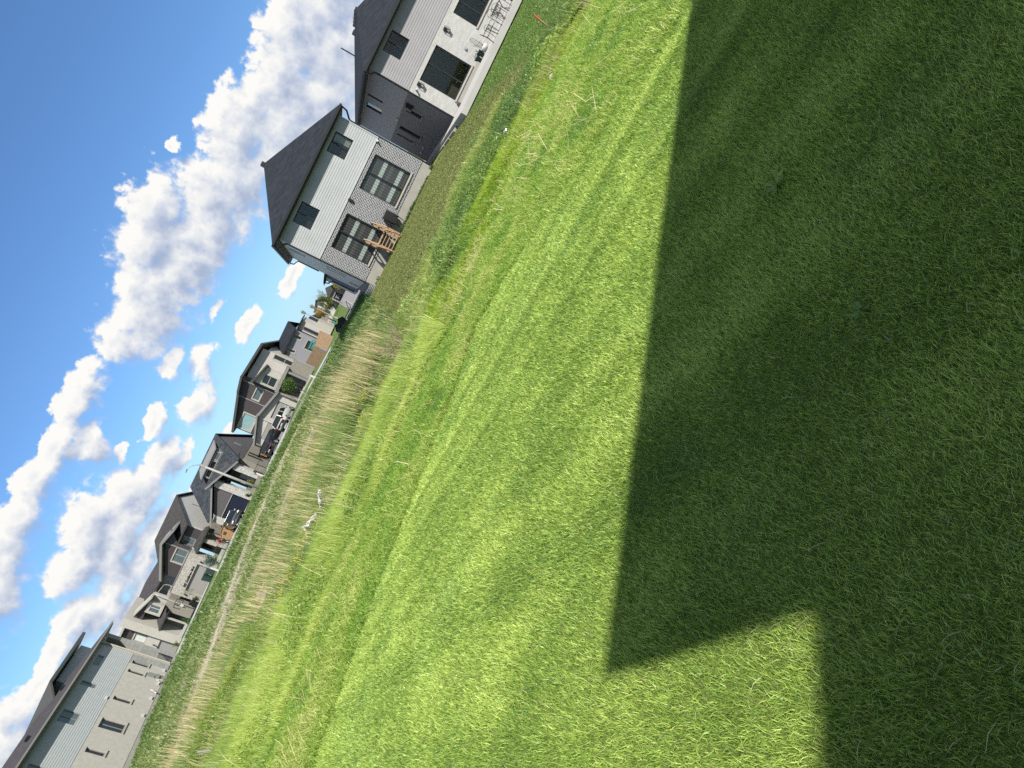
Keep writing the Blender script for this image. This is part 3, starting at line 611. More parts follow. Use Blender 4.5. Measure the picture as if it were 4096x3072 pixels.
# air conditioner on a wall bracket
p = w2l(h, 3.97, -.1, -1.2); t = empty('air_conditioner', p, R(1), 'black air conditioning unit hung on the brick wall beside the wooden steps', 'air conditioner')
MB().box(-.02, .55, -.42, 0, .04, .84).build('casing', M['black'], t, bevel=.015)
q = MB()
for i in range(9): q.box(.03, .5, -.435, -.421, .1 + i * .08, .13 + i * .08)
q.build('grille', M['blackmetal'], t); q = MB(); q.bar((.05, 0, -.35), (.05, -.4, 0), .04); q.bar((.5, 0, -.35), (.5, -.4, 0), .04); q.box(.0, .54, -.42, 0, 0, .035); q.build('bracket', M['blackmetal'], t)
q = MB(); q.tube([(.45, -.43, .3), (.52, -.5, .1), (.48, -.3, -.25), (.42, -.1, -.5)], .02, 6); q.build('hose', M['blackmetal'], t)
# wooden steps to the patio door
p = w2l(h, 2.25, -2.25, -1.86); t = empty('wooden_steps', p, R(1), 'new timber steps with railings up to the patio door', 'steps')
q = MB(); q.box(-.05, 1.1, 1.15, 2.1, 1.02, 1.08); q.build('landing', M['wood_new'], t)
for i in range(4):
    z = .22 + i * .2; yy = .02 + i * .28; MB().box(.0, 1.04, yy, yy + .27, z, z + .04).build('tread', M['wood_new'], t)
for xx in (-.04, 1.07):
    q = MB(); q.bar((xx, 0, .12), (xx, 1.15, .98), .04, .24); q.build('stringer', M['wood_new'], t)
    q = MB(); q.bar((xx, .02, .02), (xx, .02, .98), .08); q.bar((xx, 1.2, .0), (xx, 1.2, 1.9), .08); q.bar((xx, 2.05, 0), (xx, 2.05, 1.9), .08)
    q.bar((xx, -.05, .98), (xx, 1.22, 1.9), .05, .13); q.bar((xx, 1.2, 1.9), (xx, 2.1, 1.9), .05, .13); q.bar((xx, .0, .55), (xx, 1.2, 1.45), .035, .11); q.bar((xx, 1.2, 1.45), (xx, 2.1, 1.45), .035, .11); q.build('railing', M['wood_new'], t)
for i in range(2):
    p = w2l(h, -.62, .1 + i * 1.7, -1.9); q = MB()
    for k_ in range(14):
        a0 = math.pi * .5 + math.pi * k_ / 14; a1 = math.pi * .5 + math.pi * (k_ + 1) / 14
        q.poly([(.6 + .62 * math.cos(a0), .62 * math.sin(a0), 0), (.6 + .62 * math.cos(a1), .62 * math.sin(a1), 0), (.6 + .62 * math.cos(a1), .62 * math.sin(a1), .5), (.6 + .62 * math.cos(a0), .62 * math.sin(a0), .5)])
    for k_ in range(5): q.tube([(.6 + .635 * math.cos(math.pi * (.5 + j / 12)), .635 * math.sin(math.pi * (.5 + j / 12)), .05 + k_ * .1) for j in range(13)], .02, 5)
    o = q.build('window_well', M['galv']); o.location = p; tag(o, ('nearer' if i == 0 else 'farther') + ' corrugated metal window well at the foot of the pale side wall', 'window well')

# ================================================================== house with white brick
h = House('white_brick_house', 13.33, 45.07, 1.5, -2.05, 1.0, 'two storey house with white brick below lilac siding and dark brick side')
F, Lf = PF(0), PLf(0)
big = [(.92, 3.31, -1.24, 1.19), (5.54, 8.1, -.50, 1.12)]; up = [(1.33, 2.71, 2.69, 3.84), (6.6, 7.9, 2.69, 3.84)]
h.box('foundation', M['concrete'], .02, 12.9, .02, 13, -2.05, -1.63)
q = MB(); panel(q, F, 0, 13, -1.63, 1.47, big); h.b(q, 'brick_wall', M['brick_white'])
q = MB(); panel(q, F, 0, 13, 1.47, 4.06, up, w=-.01); laps(q, F, .09, 13, 1.50, 4.06, up, .15); pbox(q, F, 0, .09, 1.47, 4.06, 0, .03); h.b(q, 'siding', M['siding_lilac'])
s1 = [(4.64, 5.05, 2.78, 3.86), (6.49, 7.6, 2.67, 3.84)]; s0 = [(3.22, 4.0, .13, 1.2), (7.6, 8.5, -.4, 1.22), (9.75, 10.2, -.09, 1.22)]
q = MB(); panel(q, Lf, .2, 13, -1.63, 1.47, s0); h.b(q, 'side_brick_wall', M['brick_char'])
q = MB(); panel(q, Lf, .2, 13, 1.47, 4.06, s1, w=-.01); laps(q, Lf, .2, 13, 1.50, 4.06, s1, .15); h.b(q, 'side_siding', M['siding_dark'])
h.box('rear_wall', M['brick_char'], .2, 12.9, 12.8, 12.98, -1.63, 4.06)
q = MB(); hip(q, -.5, 9.3, -.5, 13.5, 4.22, 6.75, 4.9); q.add([(4.4, 2, 4.22), (14, 2, 4.22), (14, 11, 4.22), (4.4, 11, 4.22), (4.4, 6.5, 6.7), (14, 6.5, 6.7)], [(0, 1, 5, 4), (3, 4, 5, 2), (1, 2, 5)]); h.b(q, 'roof', M['roof_slate'])
h.box('soffit', M['black'], -.47, 13.4, -.47, 13.47, 4.05, 4.20)
h.gutter([(-.52, -.56, 4.16), (13.4, -.56, 4.16)], M['black']); h.gutter([(-.56, -.5, 4.16), (-.56, 13.5, 4.16)], M['black'])
h.pipe([(-.5, -.5, 4.1), (-.42, -.3, 3.85), (-.1, -.02, 3.7), (-.06, .05, 3.5), (-.06, .05, -1.7)], M['black'], .055)
for i, yy in enumerate((4.6, 5.1, 5.7, 6.3, 6.9, 8.4)): h.box('ridge_vent', M['black'], 4.25, 4.55, yy, yy + .32, 6.66, 6.86)
q = MB(); q.tube([(2.6, 7.4, 5.6), (2.6, 7.4, 6.95)], .045, 6); h.b(q, 'vent_pipe', M['blackmetal'])
for a in up: h.win(F, *a, M['black'], M['glass_clear'], vm=(.5,), fw=.07, inset=.08, curtain=[(.02, .98, 1.0, M['curtain_dark'])])
h.win(F, *big[0], M['black'], M['glass_clear'], vm=(.5,), fw=.08, inset=.08, sill=M['sill']); h.win(F, *big[1], M['black'], M['glass_clear'], vm=(.33, .66), fw=.08, inset=.08, sill=M['sill'])
for a in s1: h.win(Lf, *a, M['black'], M['glass_dark'], hm=())
for a in s0: h.win(Lf, *a, M['black'], M['glass_dark'], sill=M['trim_grey'], inset=.12)
for u, z in ((4.40, 1.02), (.65, 1.0), (8.9, 1.02)):
    q = MB()
    for dx in (-.1, .1):
        for dy in (-.2, -.03): q.bar((u + dx, dy, z - .19), (u + dx, dy, z + .19), .022)
    for dz in (-.19, .19): q.box(u - .11, u + .11, -.21, -.02, z + dz - .012, z + dz + .012)
    q.box(u - .05, u + .05, -.1, 0, z - .02, z + .12); h.b(q, 'lantern', M['blackmetal'])
q = MB(); q.box(.22, .32, -.12, 0, 1.05, 1.14); q.ell((.24, -.2, 1.08), (.07, .09, .06)); h.b(q, 'security_camera', M['white'])
q = MB(); q.box(3.95, 4.1, -.08, 0, -.55, -.42); h.b(q, 'outlet_box', M['galv'])
h.box('door_step', M['concrete'], .75, 3.5, -.62, -.003, -1.66, -1.42)
for yy, zz in ((9.6, -.95), (11.0, -1.0)): h.box('vent_hood', M['white'], -.1, -.003, yy, yy + .3, zz, zz + .12)
q = MB(); q.box(-.16, -.02, 2.2, 2.75, .85, 1.35); q.box(-.3, -.16, 2.25, 2.7, .88, 1.32); h.b(q, 'meter_box', M['blackmetal'])
q = MB(); q.box(-.12, -.02, 6.3, 6.6, 1.5, 1.62); h.b(q, 'side_camera', M['white'])
H3 = h
# raised pale patio with walk along the dark side wall
q = MB(); q.box(11.9, 30, 38.9, 45.0, -1.95 + CAMH, -1.62 + CAMH); q.box(11.9, 13.15, 45.0, 56, -1.95 + CAMH, -1.64 + CAMH); o = q.build('patio', M['concrete_pale']); o['kind'] = 'structure'
q = MB()
for i in range(7): q.box(11.55, 11.86, 41.5 + i * 2, 43.3 + i * 2, -2.0 + CAMH, -1.78 + CAMH)
o = q.build('stone_kerb', M['concrete']); o['kind'] = 'structure'

def iron_chair(x, y, rot, hgt, label, w=.5):
    t = empty('garden_chair', (x, y, -1.62 + CAMH), rot, label, 'chair', 'wrought iron patio chairs')
    q = MB(); pts = [(math.cos(a) * w / 2, math.sin(a) * w / 2, .43) for a in np.linspace(0, 2 * math.pi, 12, endpoint=False)]
    q.tube(pts, .014, 5, True)
    for i in range(6): q.tube([pts[i], pts[(i + 6) % 12]], .007, 4)
    q.build('seat', M['blackmetal'], t)
    q = MB(); a0, a1 = (-w / 2, w * .4, .43), (w / 2, w * .4, .43); top = [(-w / 2 - .02, w * .5, hgt * .86), (-w * .25, w * .55, hgt), (w * .25, w * .55, hgt), (w / 2 + .02, w * .5, hgt * .86)]
    q.tube([a0] + top + [a1], .014, 5)
    for i in range(5):
        f = i / 4; q.tube([(-w / 2 + w * f, w * .4, .43), (w / 2 - w * f, w * .52, hgt * .88)], .007, 4)
        q.tube([(-w / 2 + w * f, w * .4, .43), (-w / 2 + w * f, w * .52, hgt * .9)], .007, 4)
    q.tube([(-w * .48, w * .45, .65), (w * .48, w * .45, .65)], .008, 4); q.build('backrest', M['blackmetal'], t)
    for sx in (-1, 1):
        MB().tube([(sx * w / 2, w * .4, .43), (sx * w * .52, w * .5, 0)], .014, 5).build('leg', M['blackmetal'], t)
        MB().tube([(sx * w / 2, -w * .4, .63), (sx * w / 2, -w * .38, .43), (sx * w * .52, -w * .48, 0)], .014, 5).build('leg', M['blackmetal'], t)
        MB().tube([(sx * w / 2, w * .42, .66), (sx * w * .5, 0, .68), (sx * w / 2, -w * .4, .63)], .014, 5).build('armrest', M['blackmetal'], t)
iron_chair(16.55, 39.55, R(65), .86, 'black iron patio chair standing apart at the left of the table')
iron_chair(17.25, 40.2, R(110), .80, 'low black iron chair between the lone chair and the table')
iron_chair(17.75, 39.5, R(20), 1.0, 'tall backed black iron chair in front of the patio table', .58)
iron_chair(18.9, 39.7, R(-25), .95, 'black iron chair right of the patio table near the photo edge', .55)
iron_chair(18.6, 41.2, R(170), .9, 'black iron chair behind the patio table')
t = empty('patio_table', (18.4, 40.4, -1.62 + CAMH), 0, 'round black iron lattice table on the white patio', 'table')
q = MB(); q.tube([(math.cos(a) * .6, math.sin(a) * .6, .72) for a in np.linspace(0, 2 * math.pi, 20, endpoint=False)], .02, 5, True)
for i in range(-5, 6): yv = i * .11; e = math.sqrt(max(.36 - yv * yv, 0)); q.bar((-e, yv, .72), (e, yv, .72), .03, .008); q.bar((yv, -e, .73), (yv, e, .73), .03, .008)
q.build('tabletop', M['blackmetal'], t)
for i in range(4): a = i * math.pi / 2 + .4; MB().tube([(.5 * math.cos(a), .5 * math.sin(a), .72), (.2 * math.cos(a), .2 * math.sin(a), .35), (.45 * math.cos(a), .45 * math.sin(a), 0)], .018, 5).build('leg', M['blackmetal'], t)
# covered barbecue/planter heap right of the table
t = empty('barbecue', (20.2, 41.6, -1.62 + CAMH), 0, 'black barbecue trolley standing by the white brick wall at the photo edge', 'barbecue')
q = MB(); q.box(-.4, .4, -.28, .28, .15, .78); q.build('cabinet', M['blackmetal'], t, bevel=.02)
q = MB(); q.prism([(-.4, -.28, .79), (-.4, .28, .79), (-.4, .22, 1.02), (-.4, 0, 1.12), (-.4, -.22, 1.02)], (.8, 0, 0)); q.build('lid', M['blackmetal'], t)
for sx in (-.3, .3): MB().tube([(sx, -.3, .08), (sx, .3, .08)], .08, 10).build('wheel', M['rubber'], t)
# pots
def onwall(u, yoff): return w2l(H3, u, yoff, -1.62)
p = onwall(4.45, -.55); t = empty('flower_bowl', p, 0, 'round white bowl planter on the patio with a wire arch', 'planter')
MB().lathe([(.12, 0), (.22, .06), (.27, .18), (.26, .30), (.23, .31), (.2, .26)], n=18).build('bowl', M['white'], t, smooth=True)
q = MB(); q.tube([(-.12, 0, .28)] + [(.12 * -math.cos(a), 0, 1.05 + .12 * math.sin(a)) for a in np.linspace(0, math.pi, 7)] + [(.12, 0, .28)], .012, 5)
q.tube([(0, -.12, .28), (0, -.1, 1.0), (0, 0, 1.17), (0, .1, 1.0), (0, .12, .28)], .008, 4)
for i in range(9): q.tube([(random.uniform(-.1, .1), 0, .3), (random.uniform(-.3, .3), random.uniform(-.1, .1), random.uniform(.45, .8)), (random.uniform(-.35, .35), random.uniform(-.1, .1), random.uniform(.5, .95))], .006, 4)
q.build('wire_arch', M['blackmetal'], t)
for i, (u, hh, lb) in enumerate(((4.05, .42, 'dark green tapered pot next to the white bowl planter'), (3.68, .38, 'dark green tapered pot farthest left of the patio pots'))):
    t = empty('plant_pot', onwall(u, -.5), 0, lb, 'plant pot'); MB().lathe([(.13, 0), (.19, hh), (.21, hh), (.21, hh - .04), (.17, hh - .05)], n=14).build('pot', M['pot_green'], t, smooth=True)
    q = MB()
    for j in range(6): q.tube([(0, 0, hh - .03), (random.uniform(-.1, .1), random.uniform(-.1, .1), hh + random.uniform(.08, .2))], .006, 4)
    q.build('plant_stems', M['bark'], t)

# ================================================================== long grey house on the left
h = House('grey_house', -33.27, 60.45, 84.8, -1.35, 1.0, 'long grey house with siding over stucco and low brown roof at the left')
F = PF(0); lo = [(-.86, -.44, .83, 2.08), (-2.02, -1.6, .83, 2.07), (-5.5, -5.03, .79, 2.04), (-8.6, -7.55, .38, 2.02), (-11.08, -10.6, .77, 2.0), (-14.2, -13.2, .38, 2.0)]
up = [(-2.45, -1.12, 4.15, 4.6), (-4.98, -4.47, 3.55, 4.6), (-9.1, -7.84, 3.45, 4.58), (-14.5, -13.2, 3.45, 4.58)]
h.box('foundation', M['concrete'], -18, 2.2, .02, 11, -1.35, -.66)
q = MB(); panel(q, F, -18, -.9, -.66, 2.3, lo); panel(q, F, -.9, .3, -.66, .60, ()); h.b(q, 'stucco_wall', M['stucco'])
q = MB(); panel(q, F, -.9, .3, .60, 2.3, lo); pbox(q, F, -.35, .3, -.66, 2.3, .003, .03); h.b(q, 'corner_stone', M['brick_light'])
q = MB(); panel(q, F, -18, .3, 2.3, 4.9, up, w=-.01); laps(q, F, -18, .3, 2.33, 4.9, up, .15); h.b(q, 'siding', M['siding_grey'])
q = MB(); q.box(.30, .52, -.08, .3, -.66, 4.9); h.b(q, 'corner_trim', M['trim_pale'])
q = MB(); q.box(.52, 2.12, .55, 6, -.66, 4.75); q.box(1.62, 2.12, .12, .548, -.66, 4.75); h.b(q, 'stone_porch_wall', M['brick_light'])
q = MB(); q.box(.52, 2.14, .11, .55, 4.76, 4.94); h.b(q, 'porch_beam', M['siding_grey'])
q = MB(); q.box(.55, .6, .02, .06, -.5, .6); q.box(1.42, 1.5, .02, .06, -.5, .6)
for i in range(9): q.box(.6, 1.42, .03, .05, -.42 + i * .11, -.38 + i * .11)
h.b(q, 'railing', M['blackmetal'])
h.box('rear_wall', M['stucco'], -18, .3, 10.8, 11, -.66, 4.9)
q = MB(); q.add([(-18.6, -.55, 5.06), (2.65, -.55, 5.06), (2.65, 11.5, 5.06), (-18.6, 11.5, 5.06), (-18.6, 5.4, 6.62), (-2.6, 5.4, 6.62)], [(0, 1, 5, 4), (1, 2, 5), (2, 3, 4, 5), (3, 0, 4), (3, 2, 1, 0)]); h.b(q, 'roof', M['roof_mauve'])
h.box('soffit', M['trim_grey'], -18.6, 2.62, -.52, 11.4, 4.90, 5.045); h.gutter([(-18.6, -.6, 5.02), (2.66, -.6, 5.02)], M['trim_grey'], .12)
h.pipe([(.42, -.55, 4.98), (.42, -.4, 4.75), (.40, -.14, 4.6), (.40, -.13, -.6)], M['trim_pale'], .06)
h.pipe([(-14.9, -.55, 4.98), (-14.9, -.4, 4.75), (-14.9, -.1, 4.6), (-14.9, -.1, -.6)], M['trim_pale'], .06)
# raised clerestory on top
q = MB(); q.box(-.9, 4.2, 3.3, 7.5, 5.3, 6.65); laps(q, F, -.9, 4.2, 5.5, 6.65, (), .12, w=-3.3); h.b(q, 'clerestory', M['siding_grey'])
q = MB(); q.slab([(-2.0, 2.6, 6.95), (5.0, 2.6, 7.05), (5.0, 8.2, 7.05), (-2.0, 8.2, 6.95)], .24); q.slab([(-3.3, 3.0, 6.0), (-2.0, 2.6, 6.94), (-2.0, 8.2, 6.94), (-3.3, 8, 6.0)], .16); h.b(q, 'clerestory_roof', M['trim_dark'])
for a in up: h.win(F, *a, M['trim_grey'], M['glass_sky'], vm=(.5,) if a[1] - a[0] > 1.2 and a[3] - a[2] > .6 else ())
for a in lo: h.win(F, *a, M['trim_grey'], M['glass_dark'], vm=(.5,) if a[1] - a[0] > .8 else (), sill=M['sill'], inset=.13)
q = MB(); q.box(-1.85, -1.45, -.12, 0, .05, .6); q.tube([(-1.6, -.1, .1), (-1.6, -.1, -1.1)], .04, 6); q.box(-1.78, -1.5, -.2, 0, -.3, 0); h.b(q, 'electric_meter', M['steel'])
for (u, z) in ((-5.6, 2.40), (-4.25, -.50), (-6.3, -.50), (-.62, -.50), (-2.4, -.5)): h.box('vent_cover', M['white'], u - .14, u + .14, -.09, -.004, z, z + .2)
h.pipe([(-3.45, -.1, -.12), (-3.5, -.14, -.3), (-3.62, -.14, -.5), (-3.75, -.2, -.62)], M['white'], .05, 'exhaust_pipe'); h.pipe([(-2.32, -.2, -.2), (-2.32, -.3, -.35), (-2.32, -.1, -.5)], M['white'], .05, 'exhaust_pipe')
for i, u in enumerate((-3.8, -9.5)):
    q = MB(); q.box(u, u + .3, 1.5, 1.8, 5.6, 5.85); h.b(q, 'roof_vent', M['black'])

# ================================================================== street row (facades near y = 90)
def soft(m): return m
# ---- modern house with the two cars
h = House('modern_house', -14.32, 90.88, -2, -1.35, 1.0, 'large modern house with dark brown panels and two grey garage doors'); F = PF(0)
h.box('foundation', M['concrete'], -5.6, 5.0, .6, 12, -1.35, -1.0)
d = [(-2.32, 0, -1.32, 1.0), (-5.2, -2.95, -1.32, .95)]
q = MB(); panel(q, F, -2.72, .82, -1.34, 2.3, [d[0]], clip=lambda z: (-2.72, .82 if z < 1.5 else .82 - (z - 1.5) / .255)); h.b(q, 'garage_wall', M['stone_white'] if 0 else M['stucco_light'])
q = MB(); panel(q, F, -5.9, -2.72, -1.34, 2.3, [d[1]], clip=lambda z: (-5.9 if z < 1.3 else -5.9 + (z - 1.3) / .32, -2.72), w=-.1); laps(q, F, -5.9, -2.9, 1.0, 2.25, (), .16, w=-.1, clip=lambda z: (-5.9 if z < 1.3 else -5.9 + (z - 1.3) / .32, -2.9)); pbox(q, F, -2.9, -2.70, -1.34, 2.2, -.1, .02); h.b(q, 'side_garage_wall', M['siding_beige'])
for a in d: q = MB(); q.box(a[0], a[1], .14, .2, a[2], a[3]); [q.box(a[0], a[1], .125, .14, a[2] + .57 * i + .02, a[2] + .57 * i + .55) for i in range(4)]; h.b(q, 'garage_door', M['garage_grey'])
q = MB(); q.prism([(-2.75, -.5, 2.58), (1.15, -.5, 1.56), (1.15, -.5, 1.36), (-2.75, -.5, 2.36)], (0, 1.6, 0)); q.prism([(-2.6, -.55, 2.62), (-6.3, -.55, 1.42), (-6.3, -.55, 1.2), (-2.6, -.55, 2.42)], (0, 1.6, 0)); h.b(q, 'garage_roof', M['trim_grey'])
bw = (-5.08, -3.22, 2.50, 4.0); sw = (-1.2, .30, 3.14, 3.92)
q = MB(); cl = lambda z: (-5.35 if z < 4.35 else -5.35 + (z - 4.35) / .27, .42)
panel(q, F, -5.35, .42, 1.3, 5.85, [bw, sw], w=-1.0, clip=cl); laps(q, F, -5.35, .42, 1.3, 5.85, [bw, sw], .17, w=-1.0, clip=cl); h.b(q, 'brown_panels', M['siding_brown'])
h.box('brown_return', M['siding_brown'], .5, 1.0, 1.0, 4, 1.5, 5.75)
q = MB(); q.box(.40, .52, .92, 1.1, 1.5, 5.85); q.box(-1.56, -1.43, .92, 1.05, 1.8, 5.4); h.b(q, 'panel_trim', M['trim_grey'])
h.win(F, *bw, M['trim_pale'], M['glass_teal'], vm=(.32,), w=-1.0, surround=.16, fw=.07); h.win(F, *sw, M['trim_pale'], M['glass_sky'], w=-1.0, surround=.12)
q = MB(); tw = [(4.35, 4.92, 1.02, 3.72)]; panel(q, F, 1.0, 4.98, 1.5, 5.6, tw, w=-1.2, clip=lambda z: (1.0, 4.98 if z < 5.25 else 4.98 - (z - 5.25) / .1)); laps(q, F, 3.1, 4.98, 1.8, 5.3, tw, .16, w=-1.2); laps(q, F, 1.0, 3.1, 4.2, 5.4, (), .16, w=-1.2)
laps(q, PR(4.98), 1.4, 11, .9, 4.6, (), .16); q.box(4.6, 4.97, 1.3, 11, -1.2, 4.7); h.b(q, 'beige_siding', M['siding_beige'])
h.win(F, *tw[0], M['trim_pale'], M['glass_dark'], hm=(.5,), w=-1.2, surround=.14)
for a in ((3.4, 4.0, 1.2, 3.3), (7.6, 8.1, 2.2, 3.4)): h.win(PR(4.98), *a, M['trim_grey'], M['glass_sky'], w=.04, inset=-.01)
q = MB(); by = (1.18, 2.33, 2.14, 3.72); panel(q, F, .97, 3.05, 1.9, 4.5, [by], w=-.3, clip=lambda z: (.97, 3.05 if z < 4.0 else 3.05 - (z - 4.0) / .28)); q.box(2.9, 3.05, .5, 1.2, 1.9, 4.0); h.b(q, 'bay', M['stucco_light'])
h.win(F, *by, M['trim_pale'], M['glass_dark'], hm=(.55,), w=-.3, surround=.1)
q = MB(); q.prism([(.75, -.2, 4.85), (3.4, -.2, 4.12), (3.4, -.2, 3.94), (.75, -.2, 4.66)], (0, 1.5, 0)); h.b(q, 'bay_roof', M['trim_dark'])
q = MB(); q.box(.9, 4.3, -.5, 1.19, 1.48, 1.86); h.b(q, 'porch_roof', M['trim_grey'])
q = MB(); q.box(3.95, 5.35, .0, 1.15, -1.2, 1.45); q.box(1.0, 3.95, 1.6, 1.8, -1.2, 1.45); q.box(.9, 1.1, -.3, 1.6, -1.2, 1.47); h.b(q, 'porch_wall', M['stucco_taupe'])
h.box('porch_pillar', M['trim_grey'], 3.65, 3.93, -.4, -.1, -1.15, 1.47)
h.box('porch_floor', M['concrete_pale'], .85, 4.4, -.7, 1.6, -1.3, -1.1)
h.box('front_door', M['trim_dark'], 1.5, 2.4, 1.52, 1.59, -1.1, 1.0)
h.win(F, 2.7, 3.5, -.6, .9, M['trim_pale'], M['glass_dark'], w=-1.59, inset=-.06)
q = MB(); q.slab([(-5.9, .3, 4.42), (-1.15, .3, 5.80), (-1.15, 11, 5.8), (-5.9, 11, 4.42)], .28); q.slab([(-1.15, .15, 5.84), (.9, .15, 6.26), (.9, 11, 6.26), (-1.15, 11, 5.84)], .26)
q.slab([(.9, .3, 6.24), (5.6, .3, 5.76), (5.9, 11.5, 4.0), (.9, 11.5, 4.6)], .27); h.b(q, 'roof', M['trim_dark'])
q = MB(); q.box(-5.3, 4.9, 5, 11, -1.2, 4.0); h.b(q, 'rear_block', M['siding_beige']); HM = h
# ---- dark slate house with the navy garage door
h = House('slate_roof_house', -26.8, 90.0, -2, -1.3, 1.043, 'house with blue slate roof, speckled stone pillars and navy garage door'); F = PF(0)
h.box('foundation', M['concrete'], -4.0, 4.0, .3, 12, -1.3, -1.0)
gd = (-3.1, 0, -1.1, 1.02); cl = lambda z: (-4.0 if z < 1.6 else -4.0 + (z - 1.6) / .415, .1)
q = MB(); panel(q, F, -3.12, .05, 1.03, 3.3, (), w=-.05, clip=cl); laps(q, F, -3.1, .05, 1.1, 3.25, (), .17, w=-.05, clip=cl); q.box(.87, 2.8, 1.2, 1.35, 1.95, 3.4); laps(q, F, .87, 2.8, 2.0, 3.2, (), .17, w=-1.2); h.b(q, 'siding', M['siding_mauve'])
q = MB(); q.box(gd[0], gd[1], .1, .2, gd[2], gd[3]); h.b(q, 'garage_door', M['garage_navy']); q = MB(); q.box(-3.15, .05, .0, .12, 1.025, 1.09); h.b(q, 'lintel', M['trim_pale'])
q = MB(); q.box(-3.95, -3.12, 0, .6, -1.2, 1.75); h.b(q, 'stone_pier', M['stone_white'])
q = MB(); q.box(.06, .85, -.15, .7, -1.15, 3.35); h.b(q, 'stone_pier', M['stone_white']); q = MB(); q.box(2.8, 3.5, -.4, .4, -.9, 2.25); h.b(q, 'stone_pier', M['stone_white'])
q = MB(); q.box(.86, 3.9, 1.4, 1.6, -1.1, 2.0); q.box(3.75, 3.9, 1.6, 12, -1.1, 1.75); h.b(q, 'stucco_wall', M['stucco_taupe'])
q = MB(); q.box(1.0, 2.75, 1.33, 1.38, -.65, 1.95); h.b(q, 'door_frame', M['black']); q = MB(); q.box(1.75, 2.45, 1.27, 1.32, -.62, 1.2); h.b(q, 'front_door', M['garage_grey'])
h.box('porch_floor', M['stucco_taupe'], .86, 3.6, -.6, 1.4, -1.25, -.66)
q = MB(); q.prism([(-.45, -.7, 4.12), (3.95, -.7, 2.18), (3.95, -.7, 1.98), (-.45, -.7, 3.9)], (0, .12, 0)); q.prism([(-4.45, -.5, 1.78), (.25, -.5, 3.68), (.25, -.5, 3.48), (-4.45, -.5, 1.55)], (0, .12, 0)); h.b(q, 'fascia', M['trim_grey'])
q = MB(); q.slab([(-.45, -.58, 4.08), (3.95, -.58, 2.14), (3.95, 3.0, 2.5), (-.45, 3.4, 4.3)], .14); q.slab([(-4.45, -.38, 1.75), (.25, -.38, 3.66), (.25, 3, 3.9), (-4.45, 3, 2.1)], .12)
q.slab([(-4.3, .1, 2.2), (4.2, .1, 2.2), (4.2, 6.2, 6.05), (-3.2, 6.2, 6.05)], .16); q.slab([(-4.3, 12.6, 2.2), (-3.2, 6.2, 6.04), (4.2, 6.2, 6.04), (4.2, 12.6, 2.2)], .16); q.poly([(-4.3, .1, 2.1), (-3.2, 6.2, 6.0), (-4.3, 12.6, 2.1)]); h.b(q, 'roof', M['roof_blue'])
cl = lambda z: (1.4 + max(0, z - 2.2) / .64, 12 - max(0, z - 2.2) / .62)
sg = (6.2, 6.9, 2.75, 3.75); q = MB(); panel(q, PR(3.92), 1.4, 12, 1.75, 5.7, [sg], clip=cl, th=.15); laps(q, PR(3.92), 1.4, 12, 1.75, 5.7, [sg], .17, clip=cl); h.b(q, 'gable', M['siding_mauve']); h.win(PR(3.92), *sg, M['trim_grey'], M['glass_sky'], hm=(.5,), w=.03)
for u in (3.5, 4.6, 9.0): q = MB(); q.box(3.93, 4.05, u, u + .12, -.3, 1.5); h.b(q, 'wall_post', M['black'])
# dormer
q = MB(); q.box(-.45, 3.2, 3.2, 6, 3.8, 4.98); h.b(q, 'dormer_wall', M['trim_grey']); q = MB(); q.slab([(-.75, 2.9, 5.16), (3.45, 2.9, 5.16), (3.45, 6.0, 5.9), (-.75, 6.0, 5.9)], .14); h.b(q, 'dormer_roof', M['trim_grey'])
for i in range(3): a = -.3 + i * 1.17; h.win(PF(3.2), a, a + 1.0, 4.28, 4.85, M['trim_pale'], M['glass_sky'] if i == 2 else M['glass_dark'], w=.03, inset=-.02)
HS = h
# ---- brown house with the lettered stone garage
h = House('brown_roof_house', -36.3, 89.7, -2, -1.2, 1.10, 'brown roofed house with speckled stone garage front lettered above the door'); F = PF(0)
h.box('foundation', M['concrete'], -3.9, 3.3, .8, 14, -1.2, -.75)
gd = (-3.22, .05, -.95, 1.13); q = MB(); panel(q, F, -3.98, 1.0, -.98, 2.45, [gd], th=.3); q.box(.85, 1.0, .3, 1.2, -.9, 2.45); q.box(-3.98, -3.8, .3, 3, -.9, 2.45); h.b(q, 'stone_garage', M['stone'])
h.box('parapet_cap', M['trim_grey'], -4.03, 1.05, -.05, 1.2, 2.452, 2.53); h.box('garage_door', M['garage_grey'], *gd[:2], .2, .28, *gd[2:]); h.box('lintel', M['sill'], -3.25, .1, -.03, .2, 1.13, 1.2)
ft = bpy.data.curves.new('house_sign', 'FONT'); ft.body = '382 Coldbrew Blvd'; ft.size = .36; ft.extrude = .02; ft.offset = .008; ft.align_x = 'CENTER'; ft.shear = .25; ft.materials.append(M['black'])
tmp_ = bpy.data.objects.new('tmp', ft); COL.objects.link(tmp_); bpy.context.view_layer.update(); me_ = bpy.data.meshes.new_from_object(tmp_); me_.name = 'house_sign'; bpy.data.objects.remove(tmp_); so = link(bpy.data.objects.new('house_sign', me_), h.root); so.location = (-1.62 * 1.1, -.04, (1.27 + 1.2) * 1.1); so.rotation_euler = (R(90), 0, 0)
for u in (.45, -3.6): q = MB(); q.lathe([(.05, 0), (.09, .1), (.09, .2), (.03, .28)], (u, -.12, .75), 8); h.b(q, 'wall_lamp', M['black'])
w0 = (-.96, .60, 2.56, 3.8); cl = lambda z: (-2.65 if z < 3.8 else -2.65 + (z - 3.8) / .415, 1.15 if z < 4.0 else 1.15 + (z - 4.0) * 1.05)
